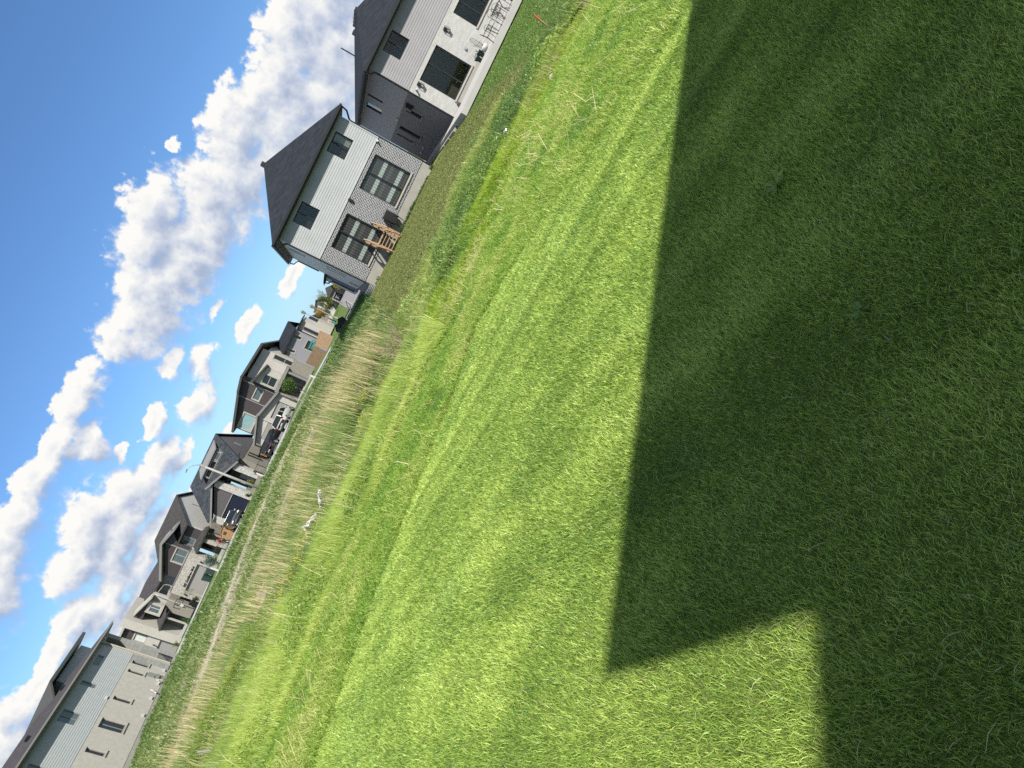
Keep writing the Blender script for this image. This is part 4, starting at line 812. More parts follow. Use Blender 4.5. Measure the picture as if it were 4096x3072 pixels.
q = MB(); panel(q, F, -2.65, 2.4, 2.45, 5.2, [w0], w=-.9, clip=cl); laps(q, F, -2.65, 2.4, 2.5, 5.2, [w0], .17, w=-.9, clip=cl); w9 = (1.2, 1.9, 2.45, 3.65); panel(q, F, 1.0, 3.15, 1.9, 4.0, [w9], w=-1.5); laps(q, F, 1.0, 3.15, 2.1, 4.0, [w9], .17, w=-1.5); h.b(q, 'brown_siding', M['siding_brown'])
h.win(F, *w0, M['trim_pale'], M['glass_sky'], vm=(.55,), w=-.9, surround=.12, curtain=None); h.win(F, *w9, M['trim_grey'], M['glass_sky'], w=-1.5, surround=.1)
q = MB(); q.box(.68, .80, .8, .95, 2.5, 5.2); h.b(q, 'panel_trim', M['trim_grey'])
q = MB(); q.prism([(-3.3, .3, 4.05), (.6, .3, 5.62), (.6, .3, 5.36), (-3.3, .3, 3.78)], (0, 3, 0)); q.prism([(.6, .3, 5.62), (2.6, .3, 5.0), (2.6, .3, 4.8), (.6, .3, 5.36)], (0, 3, 0)); h.b(q, 'upper_fascia', M['trim_grey'])
q = MB(); q.slab([(.85, .9, 4.02), (3.6, .9, 4.02), (3.6, 8.0, 6.85), (-2.6, 8.0, 6.85), (-.9, 3.2, 5.0)], .16); q.slab([(-3.3, 14.6, 4.0), (-2.6, 8, 6.84), (3.6, 8, 6.84), (3.6, 14.6, 4.0)], .16); q.poly([(-3.4, 1, 4.0), (-2.6, 8.0, 6.83), (-3.3, 14.6, 4.0)]); q.poly([(-3.4, 1, 4.0), (-.9, 3.2, 5.0), (-2.6, 8, 6.83)]); h.b(q, 'roof', M['roof_brown'])
cl = lambda z: (1.5 + max(0, z - 4.0) / .435, 14 - max(0, z - 4.0) / .45)
sg = (7.6, 8.0, 3.5, 4.75); q = MB(); panel(q, PR(3.3), 1.5, 14, 1.75, 6.6, [sg], clip=cl, th=.15); laps(q, PR(3.3), 1.5, 14, 1.75, 6.6, [sg], .16, clip=cl); h.b(q, 'gable', M['siding_light']); h.win(PR(3.3), *sg, M['trim_grey'], M['glass_sky'], w=.03)
q = MB(); s9 = [(3.6, 3.9, -.1, 1.2), (9.0, 10.0, 1.0, 1.7)]; panel(q, PR(3.3), 1.5, 14, -.9, 1.75, s9, th=.2); q.box(.95, 3.3, 2.2, 2.4, -.9, 1.9); h.b(q, 'stucco_wall', M['stucco_taupe']); [h.win(PR(3.3), *a, M['trim_grey'], M['glass_dark']) for a in s9]
q = MB(); q.add([(.6, .2, 1.78), (3.65, .2, 1.78), (3.65, 2.4, 1.78), (.6, 2.4, 1.78), (1.1, 1.5, 2.28), (3.2, 1.5, 2.28), (3.2, 2.4, 2.28), (1.1, 2.4, 2.28)], [(0, 1, 5, 4), (1, 2, 6, 5), (0, 4, 7, 3), (4, 5, 6, 7), (3, 2, 1, 0)]); q.box(.6, 3.65, .2, 2.3, 1.62, 1.775); h.b(q, 'porch_roof', M['roof_brown'])
h.box('stone_pier', M['stone'], 2.4, 2.85, .5, .95, -.5, 1.62); h.box('front_door', M['black'], 1.95, 2.3, 2.12, 2.19, -.5, 1.5); h.win(F, 1.25, 1.7, .4, 1.5, M['black'], M['glass_dark'], w=-2.19, inset=-.06)
h.box('porch_floor', M['concrete_pale'], .95, 3.4, .2, 2.2, -.9, -.52)
h.pipe([(3.4, .3, 1.65), (3.6, .3, 1.4), (3.38, 1.6, 1.2), (3.38, 1.6, -.8)], M['blackmetal'], .04); HB = h
# ---- pale stucco house with tower
h = House('tower_house', -45.6, 89.7, -2, -1.05, 1.17, 'pale stucco house with flat topped tower wall and mauve roofs'); F = PF(0)
h.box('foundation', M['concrete'], -5, 4.6, .8, 12, -1.05, -.55)
q = MB(); q.box(-.42, .52, -.5, 4.5, -.75, 5.27); h.b(q, 'tower_wall', M['stucco_light'])
gd = (-4.0, -.6, -.8, 1.1); q = MB(); panel(q, F, -4.6, -.43, -.8, 2.38, [gd], w=-.1); h.b(q, 'garage_wall', M['stucco_light']); h.box('garage_door', M['garage_grey'], *gd[:2], .25, .32, *gd[2:])
w0 = (-1.95, -1.2, 2.45, 3.6); q = MB(); panel(q, F, -4, -.43, 2.4, 4.8, [w0], w=-.5); laps(q, F, -4, -.43, 2.45, 4.8, [w0], .18, w=-.5); h.b(q, 'brown_siding', M['siding_brown']); h.win(F, *w0, M['trim_pale'], M['blind'], w=-.5, surround=.14)
h.box('roof_edge', M['trim_pale'], -4.2, -.43, .1, 5, 4.8, 5.0); q = MB(); q.lathe([(.05, 0), (.09, .1), (.03, .28)], (-.5 - .95, -.1, 1.35), 8); h.b(q, 'wall_lamp', M['black'])
bw = (1.60, 2.46, 2.42, 3.42); q = MB(); panel(q, F, 1.42, 2.68, 2.2, 3.75, [bw], w=-.2); q.box(2.55, 2.68, .41, 1.5, 2.2, 3.7); h.b(q, 'bay', M['trim_pale']); h.win(F, *bw, M['white'], M['glass_sky'], hm=(), vm=(.6,), w=-.2)
q = MB(); q.prism([(.5, .28, 4.5), (.5, .28, 3.6), (2.9, .28, 3.75)], (0, 1, 0)); h.b(q, 'bay_gable', M['siding_brown']); q = MB(); q.prism([(.9, -.1, 4.62), (3.2, -.1, 3.78), (3.2, -.1, 3.62), (.9, -.1, 4.46)], (0, 1.4, 0)); h.b(q, 'bay_fascia', M['trim_pale'])
q = MB(); q.add([(.4, -.6, 1.68), (2.3, -.6, 1.68), (2.85, 1.2, 2.35), (.53, 1.2, 2.35)], [(0, 1, 2, 3)]); q.box(.53, 2.3, -.62, 1.2, 1.55, 1.67); h.b(q, 'porch_roof', M['roof_mauve'])
q = MB(); q.box(.53, 2.1, 1.3, 1.5, -.55, 1.6); h.b(q, 'porch_wall', M['stucco_taupe']); h.box('front_door', M['black'], 1.2, 1.65, 1.22, 1.29, -.45, 1.3); h.box('porch_post', M['trim_pale'], 1.86, 2.02, -.45, -.3, -.5, 1.56); h.box('porch_floor', M['concrete_pale'], .5, 2.2, -.6, 1.3, -.7, -.42)
s9 = (2.85, 3.1, .12, 1.4); q = MB(); panel(q, F, 2.05, 3.45, -.6, 2.2, [s9], w=-.6); panel(q, F, 3.45, 5.2, -.6, 1.66, w=-2.4); q.box(3.25, 3.44, .8, 2.4, -.6, 2.2); h.b(q, 'stucco_wall', M['stucco_taupe']); h.win(F, *s9, M['trim_pale'], M['glass_dark'], w=-.6)
q = MB(); panel(q, F, 2.68, 5.6, 1.66, 3.75, w=-2.35); laps(q, F, 2.68, 5.6, 1.7, 3.75, (), .15, w=-2.35); panel(q, F, 2.3, 3.4, 2.2, 3.7, w=-.9); h.b(q, 'grey_siding', M['siding_light'])
q = MB(); q.slab([(-4.2, 1.2, 3.65), (5.9, 1.6, 3.85), (5.9, 7, 4.95), (1.0, 7, 5.35), (-4.2, 7, 5.2)], .16); q.slab([(-4.2, 12, 3.7), (-4.2, 7, 5.19), (1, 7, 5.34), (5.9, 7, 4.94), (5.9, 12, 3.7)], .16); h.b(q, 'roof', M['roof_mauve'])
h.pipe([(3.3, .7, 3.6), (3.35, .55, 3.2), (3.3, .5, 1.6), (3.3, .5, -.5)], M['trim_pale'], .05); h.pipe([(3.5, 1.0, 3.4), (4.0, 1.9, 3.2), (4.3, 2.2, 1.6), (4.3, 2.2, -.4)], M['trim_pale'], .045); HT = h
# ---- dark grey house behind the timber fence
h = House('charcoal_house', -8.35, 95.0, -2, -1.3, 1.036, 'charcoal grey house with pale trimmed windows behind the timber fence'); F = PF(0)
ws = [(1.58, 2.0, 1.72, 2.8), (.85, 2.02, -.1, .95), (-.22, .12, 1.72, 2.76)]
q = MB(); panel(q, F, -3, 2.5, -1.2, 2.98, ws); q.box(2.3, 2.5, .2, 8, -1.2, 2.98); h.b(q, 'wall', M['siding_dark']); [h.win(F, *a, M['trim_pale'], M['glass_dark'], surround=.09) for a in ws]
q = MB(); q.slab([(-3.4, -.5, 2.95), (2.75, -.5, 2.95), (2.75, 4.2, 4.25), (-3.4, 4.2, 4.25)], .14); q.slab([(-3.4, 9, 2.95), (-3.4, 4.2, 4.24), (2.75, 4.2, 4.24), (2.75, 9, 2.95)], .14); h.b(q, 'roof', M['roof_slate'])
q = MB(); q.box(2.62, 3.9, 1, 8, -1.2, 2.6); h.b(q, 'pale_wing', M['siding_beige']); q = MB(); q.slab([(2.5, .6, 2.75), (4.1, .6, 2.75), (4.1, 8.2, 2.9), (2.5, 8.2, 2.9)], .14); h.b(q, 'wing_roof', M['roof_slate']); h.win(F, 2.85, 3.3, -.2, 2.1, M['trim_grey'], M['glass_dark'], w=-1.0, inset=-.07)
h.box('porch', M['trim_pale'], 3.9, 4.6, 2, 7, -1.2, .9)

# ---- timber fence
t = empty('timber_fence', (-8.2, 86.8, -1.5 + CAMH), 0, 'brown timber board fence in front of the charcoal house', 'fence')
def fence_run(a, b, z0, h0, h1, t, m):
    a, b = Vector(a), Vector(b); n = int((b - a).length / .15); q = MB()
    for i in range(n):
        p, r_ = a.lerp(b, i / n), a.lerp(b, (i + .93) / n); hh = h0 + (h1 - h0) * i / n + random.uniform(-.015, .015); d = (b - a).normalized(); nn = Vector((-d.y, d.x)) * .02
        q.hexa([(p.x - nn.x, p.y - nn.y, z0), (r_.x - nn.x, r_.y - nn.y, z0), (r_.x + nn.x, r_.y + nn.y, z0), (p.x + nn.x, p.y + nn.y, z0)], [(p.x - nn.x, p.y - nn.y, hh), (r_.x - nn.x, r_.y - nn.y, hh), (r_.x + nn.x, r_.y + nn.y, hh), (p.x + nn.x, p.y + nn.y, hh)])
    q.build('boards', m, t)
    q = MB(); q.bar((a.x, a.y, z0 + .15), (b.x, b.y, z0 + .15), .06, .1); q.bar((a.x, a.y + .03, h0 - .1), (b.x, b.y + .03, h1 - .1), .09, .07); q.build('rail', m, t)
fence_run((-.1, 0), (2.25, -1.0), -.15, 1.5, 1.42, t, M['wood_fence']); fence_run((2.25, -1.0), (4.0, 1.0), -.15, 1.42, 1.7, t, M['wood_fence'])
for a in ((0, 0), (2.25, -1.0), (4.0, 1.0), (1.1, -.5)): MB().box(a[0] - .05, a[0] + .05, a[1] + .03, a[1] + .13, -.15, 1.6).build('post', M['wood_fence'], t)
t = empty('storage_box', (-6.5, 92.5, -1.3 + CAMH), R(20), 'teal garden shed box showing above the timber fence', 'shed'); MB().box(-.6, .6, -.5, .5, 0, 1.55).build('body', M['teal'], t); MB().slab([(-.66, -.56, 1.72), (.66, -.56, 1.72), (.66, .56, 1.85), (-.66, .56, 1.85)], .08).build('lid', M['teal'], t)

# ================================================================== far houses beyond the side street
def far_house(name, x, y, w, d, zb, zw, zr, rot, wm, rm, label, front=None):
    hh = House(name, x, y, rot, zb, 1.0, label)
    q = MB(); q.box(0, w, 0, d, zb, zw); hh.b(q, 'wall', wm)
    q = MB(); hip(q, -.4, w + .4, -.4, d + .4, zw, zr, w * .45); hh.b(q, 'roof', rm)
    return hh
g = far_house('garage_house', -.25, 131, 2.5, 6, -.75, 1.25, 2.6, 0, M['stone'], M['roof_brown'], 'small stone fronted house with black garage door at the end of the side street')
g.box('garage_door', M['black'], .25, 1.45, -.06, -.003, -.7, .62)
q = MB(); q.tube([(1.05 + .17 * math.cos(a), -.09, -.12 + .26 * math.sin(a)) for a in np.linspace(0, 2 * math.pi, 14, endpoint=False)], .04, 5, True); q.box(.45, .9, -.1, -.07, .22, .28); q.box(.6, .68, -.1, -.07, -.35, .25); g.b(q, 'door_emblem', M['white'])
g.win(PF(0), .6, 1.0, .85, 1.15, M['trim_pale'], M['glass_sky'], w=.04, inset=-.01); g.win(PF(0), 1.5, 2.0, .85, 1.15, M['trim_pale'], M['glass_sky'], w=.04, inset=-.01)
g = far_house('black_house', 2.45, 128, 5, 8, -.8, 2.4, 2.9, 0, M['siding_dark'], M['roof_slate'], 'dark grey house just showing left of the brick house'); g.win(PF(0), .1, .6, 1.5, 1.9, M['trim_pale'], M['blind'], w=.04, inset=-.01); g.win(PF(0), .15, .5, .3, .8, M['trim_grey'], M['glass_dark'], w=.04, inset=-.01)
g = House('white_house', -3.6, 136, 0, -.75, 1.0, 'white house with steep gable behind the green tree')
q = MB(); q.prism([(0, 0, -.75), (3.3, 0, -.75), (3.3, 0, 1.3), (2.2, 0, 3.1), (1.4, 0, 3.1), (0, 0, 2.5)], (0, 7, 0)); g.b(q, 'wall', M['white']); q = MB(); q.slab([(1.9, -.4, 3.3), (3.7, -.4, 1.15), (3.7, 7.4, 1.15), (1.9, 7.4, 3.3)], .12); q.slab([(-.3, -.4, 2.55), (1.9, -.4, 3.3), (1.9, 7.4, 3.3), (-.3, 7.4, 2.55)], .12); g.b(q, 'roof', M['trim_dark'])
for a in ((.3, .9, 1.6, 2.4), (1.3, 2.0, 1.7, 2.6), (.4, 1.2, 0, 1.0), (2.2, 3.0, .2, 1.0)): g.win(PF(0), *a, M['trim_grey'], M['glass_sky'], w=.04, inset=-.01)
g = far_house('grey_gable_house', -8.7, 126, 2.9, 6, -.95, 2.5, 3.7, 0, M['siding_dark'], M['roof_slate'], 'dark grey gabled house beyond the timber fence'); g.box('garage_door', M['garage_grey'], .6, 2.0, -.06, -.003, .6, 1.5); g.win(PF(0), .5, 1.6, 1.8, 2.2, M['trim_pale'], M['glass_dark'], w=.04, inset=-.01)
g = far_house('mauve_house', -6.4, 132, 2.8, 6, -.9, 1.5, 3.0, 0, M['stucco_taupe'], M['roof_slate'], 'low house with dark hip roof between the fence and the ochre tree')
for a in ((.4, .9, .2, .9), (1.2, 1.7, .2, .9)): g.win(PF(0), *a, M['trim_grey'], M['glass_dark'], w=.04, inset=-.01)
# shaded house behind the photographer: its eaves throw the long shadow on the lawn
E1 = Vector((.806, .592)); E2 = Vector((.592, -.806))
SUN = Vector((-.75, 1.0, -1.28)).normalized()
EH = 5.4; off = Vector((SUN.x, SUN.y)) / -SUN.z * EH
def castpt(x, y): return Vector((x, y)) - off
c1, c2 = castpt(-.93, 2.58), castpt(-.22, 1.73)
h = House('own_house', 0, 0, 0, -1.6, 1.0, 'house behind the photographer whose eaves shade the lawn')
A = c1; B = c1 + E1 * 9.5; Cc = c2; D = c2 - E1 * 4.5; depth = 7
def p2(v, z): return (v.x, v.y, z)
ze = EH - CAMH
q = MB(); q.slab([p2(A, ze), p2(Cc, ze), p2(D, ze), p2(D + E2 * depth, ze), p2(B + E2 * (depth + 1.1), ze), p2(B, ze)], .18); h.b(q, 'eaves', M['trim_grey'])
q = MB(); i_ = E2 * .45; j = E1 * .45; z1 = ze - .18
q.slab([p2(A + i_ + j, z1), p2(Cc + i_ + j, z1), p2(D + i_ + j, z1), p2(D + E2 * (depth - .45) + j, z1), p2(B + E2 * (depth + .6) - j, z1), p2(B + i_ - j, z1)], z1 + 1.62); h.b(q, 'wall', M['white'])
mid = (D + B + E2 * depth) * .5; q = MB(); q.add([p2(Cc, ze), p2(D, ze), p2(D + E2 * depth, ze), p2(B + E2 * (depth + 1.1), ze), p2(B, ze), p2(A, ze), p2(A + E1 * 4.5 + E2 * 5, ze + 1.5), p2(B - E1 * 5 + E2 * 5, ze + 1.5)], [(3, 2, 6, 7), (4, 3, 7), (5, 4, 7, 6), (0, 5, 6), (0, 6, 2, 1)]); h.b(q, 'roof', M['roof_brown'])

# ================================================================== roads and kerbs
def strip(name, x0, x1, y0, y1, m, dz, step=1.0, fx=None):
    xs_ = np.unique(np.append(np.arange(x0, x1, step), x1)); ys_ = np.unique(np.append(np.arange(y0, y1, min(step, .8)), y1))
    return grid_object(name, xs_, ys_, m, dz=dz)
M['road'] = mat('road', (.52, .52, .54), .9, .1, .7, .2, 40.)
strip('road', -75, 40, 60.5, 68.5, M['road'], .035); strip('pavement', -75, 2.5, 72.2, 73.7, M['concrete_pale'], .05)
strip('side_street', -.4, 2.95, 68.5, 129, M['asphalt'], .03); 
strip('house_driveway', 1.72, 3.2, 47.0, 60.5, M['asphalt'], .03)
o = strip('driveway', -20.3, -14.2, 68.5, 90.6, M['concrete_pale'], .06)
strip('driveway', -30.2, -26.8, 68.5, 89.8, M['concrete_pale'], .06); strip('driveway', -40.2, -36.2, 68.5, 89.4, M['concrete_pale'], .06); strip('driveway', -50.5, -46.2, 68.5, 89.4, M['concrete_pale'], .06)
strip('footpath', -9.5, -4.6, 71.6, 76.5, M['concrete_pale'], .07)
for i, (a, b) in enumerate(((-75, -50.8), (-45.9, -40.5), (-35.9, -30.5), (-26.5, -20.6), (-13.9, -.7))):
    q = MB(); n = max(1, int((b - a) / 1.5))
    for j in range(n):
        u0, u1 = a + (b - a) * j / n, a + (b - a) * (j + 1) / n; z0, z1 = float(gz(u0, 68.6)), float(gz(u1, 68.6))
        q.hexa([(u0, 68.52, z0 - .1), (u1, 68.52, z1 - .1), (u1, 68.72, z1 - .1), (u0, 68.72, z0 - .1)], [(u0, 68.52, z0 + .10), (u1, 68.52, z1 + .10), (u1, 68.72, z1 + .10), (u0, 68.72, z0 + .10)])
    o = q.build('kerb', M['concrete_pale']); o['kind'] = 'structure'
def G(x, y): return float(gz(x, y))

# ---- cars: lofted body, dark glasshouse, wheels
def car(name, x, y, rot, L_, W_, H_, paint, label, suv=True, group=None, tail_to=None):
    t = empty(name, (x, y, G(x, y) + .06), R(rot), label, 'car', group)
    hl = .62 if suv else .56; zs_ = H_ * hl
    # stations along the length: (x, half width, z bottom, z top)
    st = [(-.5, .74, .30, .52), (-.485, .88, .22, .58), (-.44, .96, .17, .60), (-.30, 1, .15, .62), (0, 1, .15, .63), (.22, 1, .15, .62), (.38, .96, .16, .56), (.46, .88, .18, .50), (.5, .72, .26, .42)]
    q = MB(); ring = 12; base = []
    for sx, hw, zb_, zt in st:
        zt = zt / .62 * hl; hw *= W_ / 2; X = sx * L_; b = len(q.v); base.append(b); z0, z1 = zb_ * H_, zt * H_
        for (fy, fz) in ((-.80, 0), (-.97, .12), (-1, .45), (-.985, .75), (-.90, .97), (-.5, 1.0), (.5, 1.0), (.90, .97), (.985, .75), (1, .45), (.97, .12), (.80, 0)): q.v.append((X, fy * hw, z0 + (z1 - z0) * fz))
    for a, b in zip(base, base[1:]):
        for k in range(ring): k2 = (k + 1) % ring; q.f.append((a + k, a + k2, b + k2, b + k))
    q.f.append(tuple(base[0] + k for k in range(ring))); q.f.append(tuple(base[-1] + k for k in range(ring - 1, -1, -1)))
    o = q.build('body', paint, t, smooth=True)
    rear = -.47 if suv else -.36; r2 = -.42 if suv else -.25
    def cab(e, z1, z0):
        c = MB(); bt = [(rear * L_, z0), (.30 * L_, z0)]; tp = [(r2 * L_, z1), (.12 * L_, z1)]; w0, w1_ = W_ * (.46 + e), W_ * (.38 + e)
        c.hexa([(bt[0][0], -w0, z0), (bt[1][0], -w0 * .93, z0), (bt[1][0], w0 * .93, z0), (bt[0][0], w0, z0)], [(tp[0][0], -w1_, z1), (tp[1][0], -w1_, z1), (tp[1][0], w1_, z1), (tp[0][0], w1_, z1)]); return c
    cab(0, H_ * .955, zs_ * .97).build('windows', M['glass_dark'], t, bevel=.03)
    q = MB(); q.box((r2 - .015) * L_, .125 * L_, -W_ * .385, W_ * .385, H_ * .945, H_ * .985)
    for sy in (-1, 1):
        q.bar((r2 * L_, sy * W_ * .382, H_ * .95), (rear * L_, sy * W_ * .462, zs_), .09); q.bar((.12 * L_, sy * W_ * .382, H_ * .95), (.30 * L_, sy * W_ * .432, zs_), .06); q.bar((-.10 * L_, sy * W_ * .386, H_ * .95), (-.10 * L_, sy * W_ * .455, zs_), .07)
    q.build('roof', paint, t, bevel=.02)
    for sx in (-.31, .31):
        for sy in (-1, 1):
            q = MB(); q.tube([(sx * L_, sy * W_ * .40, .33), (sx * L_, sy * W_ * .503, .33)], .34, 16); w = q.build('wheel', M['rubber'], t)
            q = MB(); q.tube([(sx * L_, sy * W_ * .497, .33), (sx * L_, sy * W_ * .51, .33)], .21, 12); q.build('rim', M['galv'], w)
    for sy in (-1, 1):
        MB().box(-.495 * L_, -.46 * L_, sy * W_ * .42 - .10, sy * W_ * .42 + .10, zs_ * .80, zs_ * .95).build('tail_light', M['tail'], t, bevel=.02)
        MB().box(.44 * L_, .487 * L_, sy * W_ * .36 - .16, sy * W_ * .36 + .16, zs_ * .60, zs_ * .76).build('headlight', M['galv'], t, bevel=.02)
        MB().box(.20 * L_, .235 * L_, sy * W_ * .50 - .10, sy * W_ * .50 + .10, zs_ * 1.0, zs_ * 1.16).build('mirror', paint, t, bevel=.02)
    MB().box(-.502 * L_, -.45 * L_, -W_ * .40, W_ * .40, H_ * .14, H_ * .27).build('bumper', M['rubber'], t, bevel=.02)
    MB().box(-.508 * L_, -.50 * L_, -.2, .2, zs_ * .55, zs_ * .68).build('number_plate', M['white'], t)
    return t
car('parked_suv', -15.15, 86.3, 78, 4.5, 1.85, 1.62, M['car_white'], 'white hatchback seen from behind in front of the right grey garage door')
car('parked_suv', -18.0, 86.0, 68, 4.6, 1.9, 1.60, M['car_black'], 'black SUV parked beside the white one on the same driveway')
car('parked_car', -28.2, 85.4, -62, 4.5, 1.85, 1.6, M['car_silver'], 'dark silver SUV facing the street by the navy garage door')
car('parked_car', -4.65, 112, -70, 4.2, 1.75, 1.35, M['car_blue'], 'dark blue car in the gap beyond the timber fence', suv=False)

# ---- street lights
t = empty('street_lamp', (-20.06, 72.3, G(-20.06, 72.3)), 0, 'tall tapered concrete street light with curved arm before the slate roofed house', 'street lamp')
q = MB(); q.tube([(0, 0, -.2), (0, 0, 5.85)], [.15, .095], 10); q.build('pole', M['pole'], t, smooth=True)
MB().tube([(0, 0, 5.55), (0, 0, 6.05)], .12, 8).build('collar', M['pole'], t)
MB().tube([(0, 0, 5.95), (-.12, -.03, 6.3), (-.35, -.1, 6.62), (-.62, -.18, 6.82), (-.8, -.24, 6.86)], .035, 8).build('arm', M['steel'], t)
MB().hexa([(-.75, -.30, 6.80), (-1.1, -.38, 6.78), (-1.1, -.22, 6.78), (-.75, -.16, 6.80)], [(-.75, -.28, 6.90), (-1.1, -.34, 6.86), (-1.1, -.26, 6.86), (-.75, -.18, 6.90)]).build('lamp_head', M['trim_dark'], t)
MB().box(-.10, .02, -.16, -.02, 1.4, 1.9).build('control_box', M['steel'], t)
def lantern(x, y, hgt, label):
    t = empty('street_lantern', (x, y, G(x, y)), 0, label, 'street lamp')
    MB().tube([(0, 0, 0), (0, 0, hgt)], [.10, .06], 8).build('pole', M['pole'], t); MB().lathe([(.16, 0), (.14, .35), (.08, .45)], n=8).build('base', M['pole'], t)
    q = MB(); q.lathe([(.08, hgt), (.16, hgt + .08), (.26, hgt + .55), (.30, hgt + .60), (.05, hgt + .78), (.02, hgt + .95)], n=6); q.build('lantern', M['steel'], t)
lantern(-4.02, 116, 4.3, 'lantern street light standing alone left of the ochre tree'); lantern(-2.35, 104, 3.4, 'lantern street light in front of the green tree'); lantern(-6.0, 121, 2.6, 'short lantern street light above the timber fence end')

# ---- toppled basketball hoop on the verge
x0, y0 = -1.75, 62.4; t = empty('basketball_hoop', (x0, y0, G(x0, y0)), 0, 'portable basketball hoop lying tipped over with its black base upright', 'basketball hoop')
q = MB(); q.prism([(-.62, 0, .02), (.02, 0, .0), (.18, 0, .55), (-.28, 0, .86), (-.66, 0, .55)], (0, .35, 0)); q.build('base', M['black'], t, bevel=.06)
q = MB(); q.prism([(.05, -.03, .30), (.50, -.03, .22), (.60, -.03, .62), (.32, -.03, .84), (.06, -.03, .72)], (0, .3, 0)); q.build('wheel_block', M['black'], t, bevel=.08)
MB().lathe([(.17, 0), (.17, .03)], n=16).build('fill_cap', M['blackmetal'], t).location = (-.25, -.01, .45)
q = MB(); q.tube([(.5, .1, .40), (1.55, .1, .38)], .045, 8); q.build('pole', M['blackmetal'], t)
q = MB(); q.bar((1.5, .1, .15), (1.5, .1, .55), .05); q.bar((1.5, .1, .2), (1.9, .1, .55), .045); q.bar((1.9, .1, .55), (2.0, .1, .98), .045); q.bar((2.0, .1, .98), (1.62, .1, .62), .045); q.bar((1.62, .1, .62), (1.5, .1, .5), .045); q.bar((1.62, .1, .3), (1.62, .1, .6), .035); q.build('backboard_frame', M['blackmetal'], t)
t = empty('basketball_hoop', (-40.9, 88.3, G(-40.9, 88.3)), R(15), 'upright black basketball hoop with net by the lettered garage', 'basketball hoop')
MB().bar((0, 0, 0), (0, 0, 2.0), .09).build('pole', M['blackmetal'], t); MB().box(-.5, .5, -.2, .5, 0, .16).build('base', M['black'], t)
q = MB(); q.bar((-.55, -.3, 1.75), (.55, -.3, 1.75), .07); q.bar((-.55, -.3, 2.5), (.55, -.3, 2.5), .07); q.bar((-.52, -.3, 1.75), (-.52, -.3, 2.5), .07); q.bar((.52, -.3, 1.75), (.52, -.3, 2.5), .07); q.bar((-.22, -.3, 1.9), (-.22, -.3, 2.25), .05); q.bar((.22, -.3, 1.9), (.22, -.3, 2.25), .05); q.bar((-.22, -.3, 2.25), (.22, -.3, 2.25), .05); q.build('backboard', M['blackmetal'], t)
q = MB(); q.lathe([(.22, 0), (.23, -.03), (.15, -.35), (.12, -.36)], (0, -.55, 1.85), 10); q.build('net', M['white'], t)

# ---- utility boxes and posts
t = empty('utility_box', (-3.15, 105, G(-3.15, 105)), R(6), 'green utility cabinet with pale top half near the lanterns', 'utility box'); MB().box(-.42, .42, -.3, .3, 0, .55).build('base', M['teal'], t); MB().box(-.44, .44, -.32, .32, .56, 1.12).build('top', M['trim_pale'], t)
MB().box(-.16, .02, -.335, -.322, .7, .88).build('sticker', M['orange'], t); q = MB(); q.box(-.25, -.17, -.312, -.302, .05, .5); q.box(.1, .18, -.312, -.302, .05, .5); q.build('stripe', M['white'], t)
def post(x, y, h_, m, label, w=.1, tilt=(0, 0), name='marker_post', cat='post'):
    z = G(x, y) - .05; q = MB(); q.bar((0, 0, 0), (tilt[0], tilt[1], h_), w); q.prism([(tilt[0] - w * .6, tilt[1] - w * .6, h_), (tilt[0] + w * .6, tilt[1] - w * .6, h_), (tilt[0] + w * .6, tilt[1] + w * .6, h_), (tilt[0] - w * .6, tilt[1] + w * .6, h_)], (0, 0, w * .25))
    o = q.build(name, m); o.location = (x, y, z); return tag(o, label, cat)
post(-17.5, 67.3, 1.0, M['white'], 'thick white utility post right of the tall street light', .14)
post(-27.9, 69.3, .95, M['white'], 'white utility post in front of the dark waste bins', .15); post(-7.4, 68.2, .72, M['white'], 'short white utility post among the reed tips near the fence', .16)
post(.32, 77, .92, M['white'], 'slim white marker post on the side street edge', .05); post(-5.33, 76.5, 1.0, M['blue'], 'blue painted stake in front of the timber fence', .07)
post(-11.35, 78.6, .9, M['white'], 'thin white survey rod before the young tree', .04, (-.1, 0)); post(-10.55, 78.6, .6, M['white'], 'shorter white survey rod right of the young tree', .04, (.05, 0))
post(-18.5, 64.9, .6, M['wood_new'], 'short bare wooden stake at the road edge below the street light', .05, (.12, 0))
t = empty('marker_stake', (9.85, 20.9, G(9.85, 20.9)), 0, 'wooden survey stake with orange painted top in the right hand lawn', 'stake'); MB().bar((0, 0, 0), (.03, 0, .30), .05, .03).build('stake', M['wood_new'], t); MB().bar((.03, 0, .30), (.055, 0, .52), .053, .033).build('orange_tip', M['orange'], t)

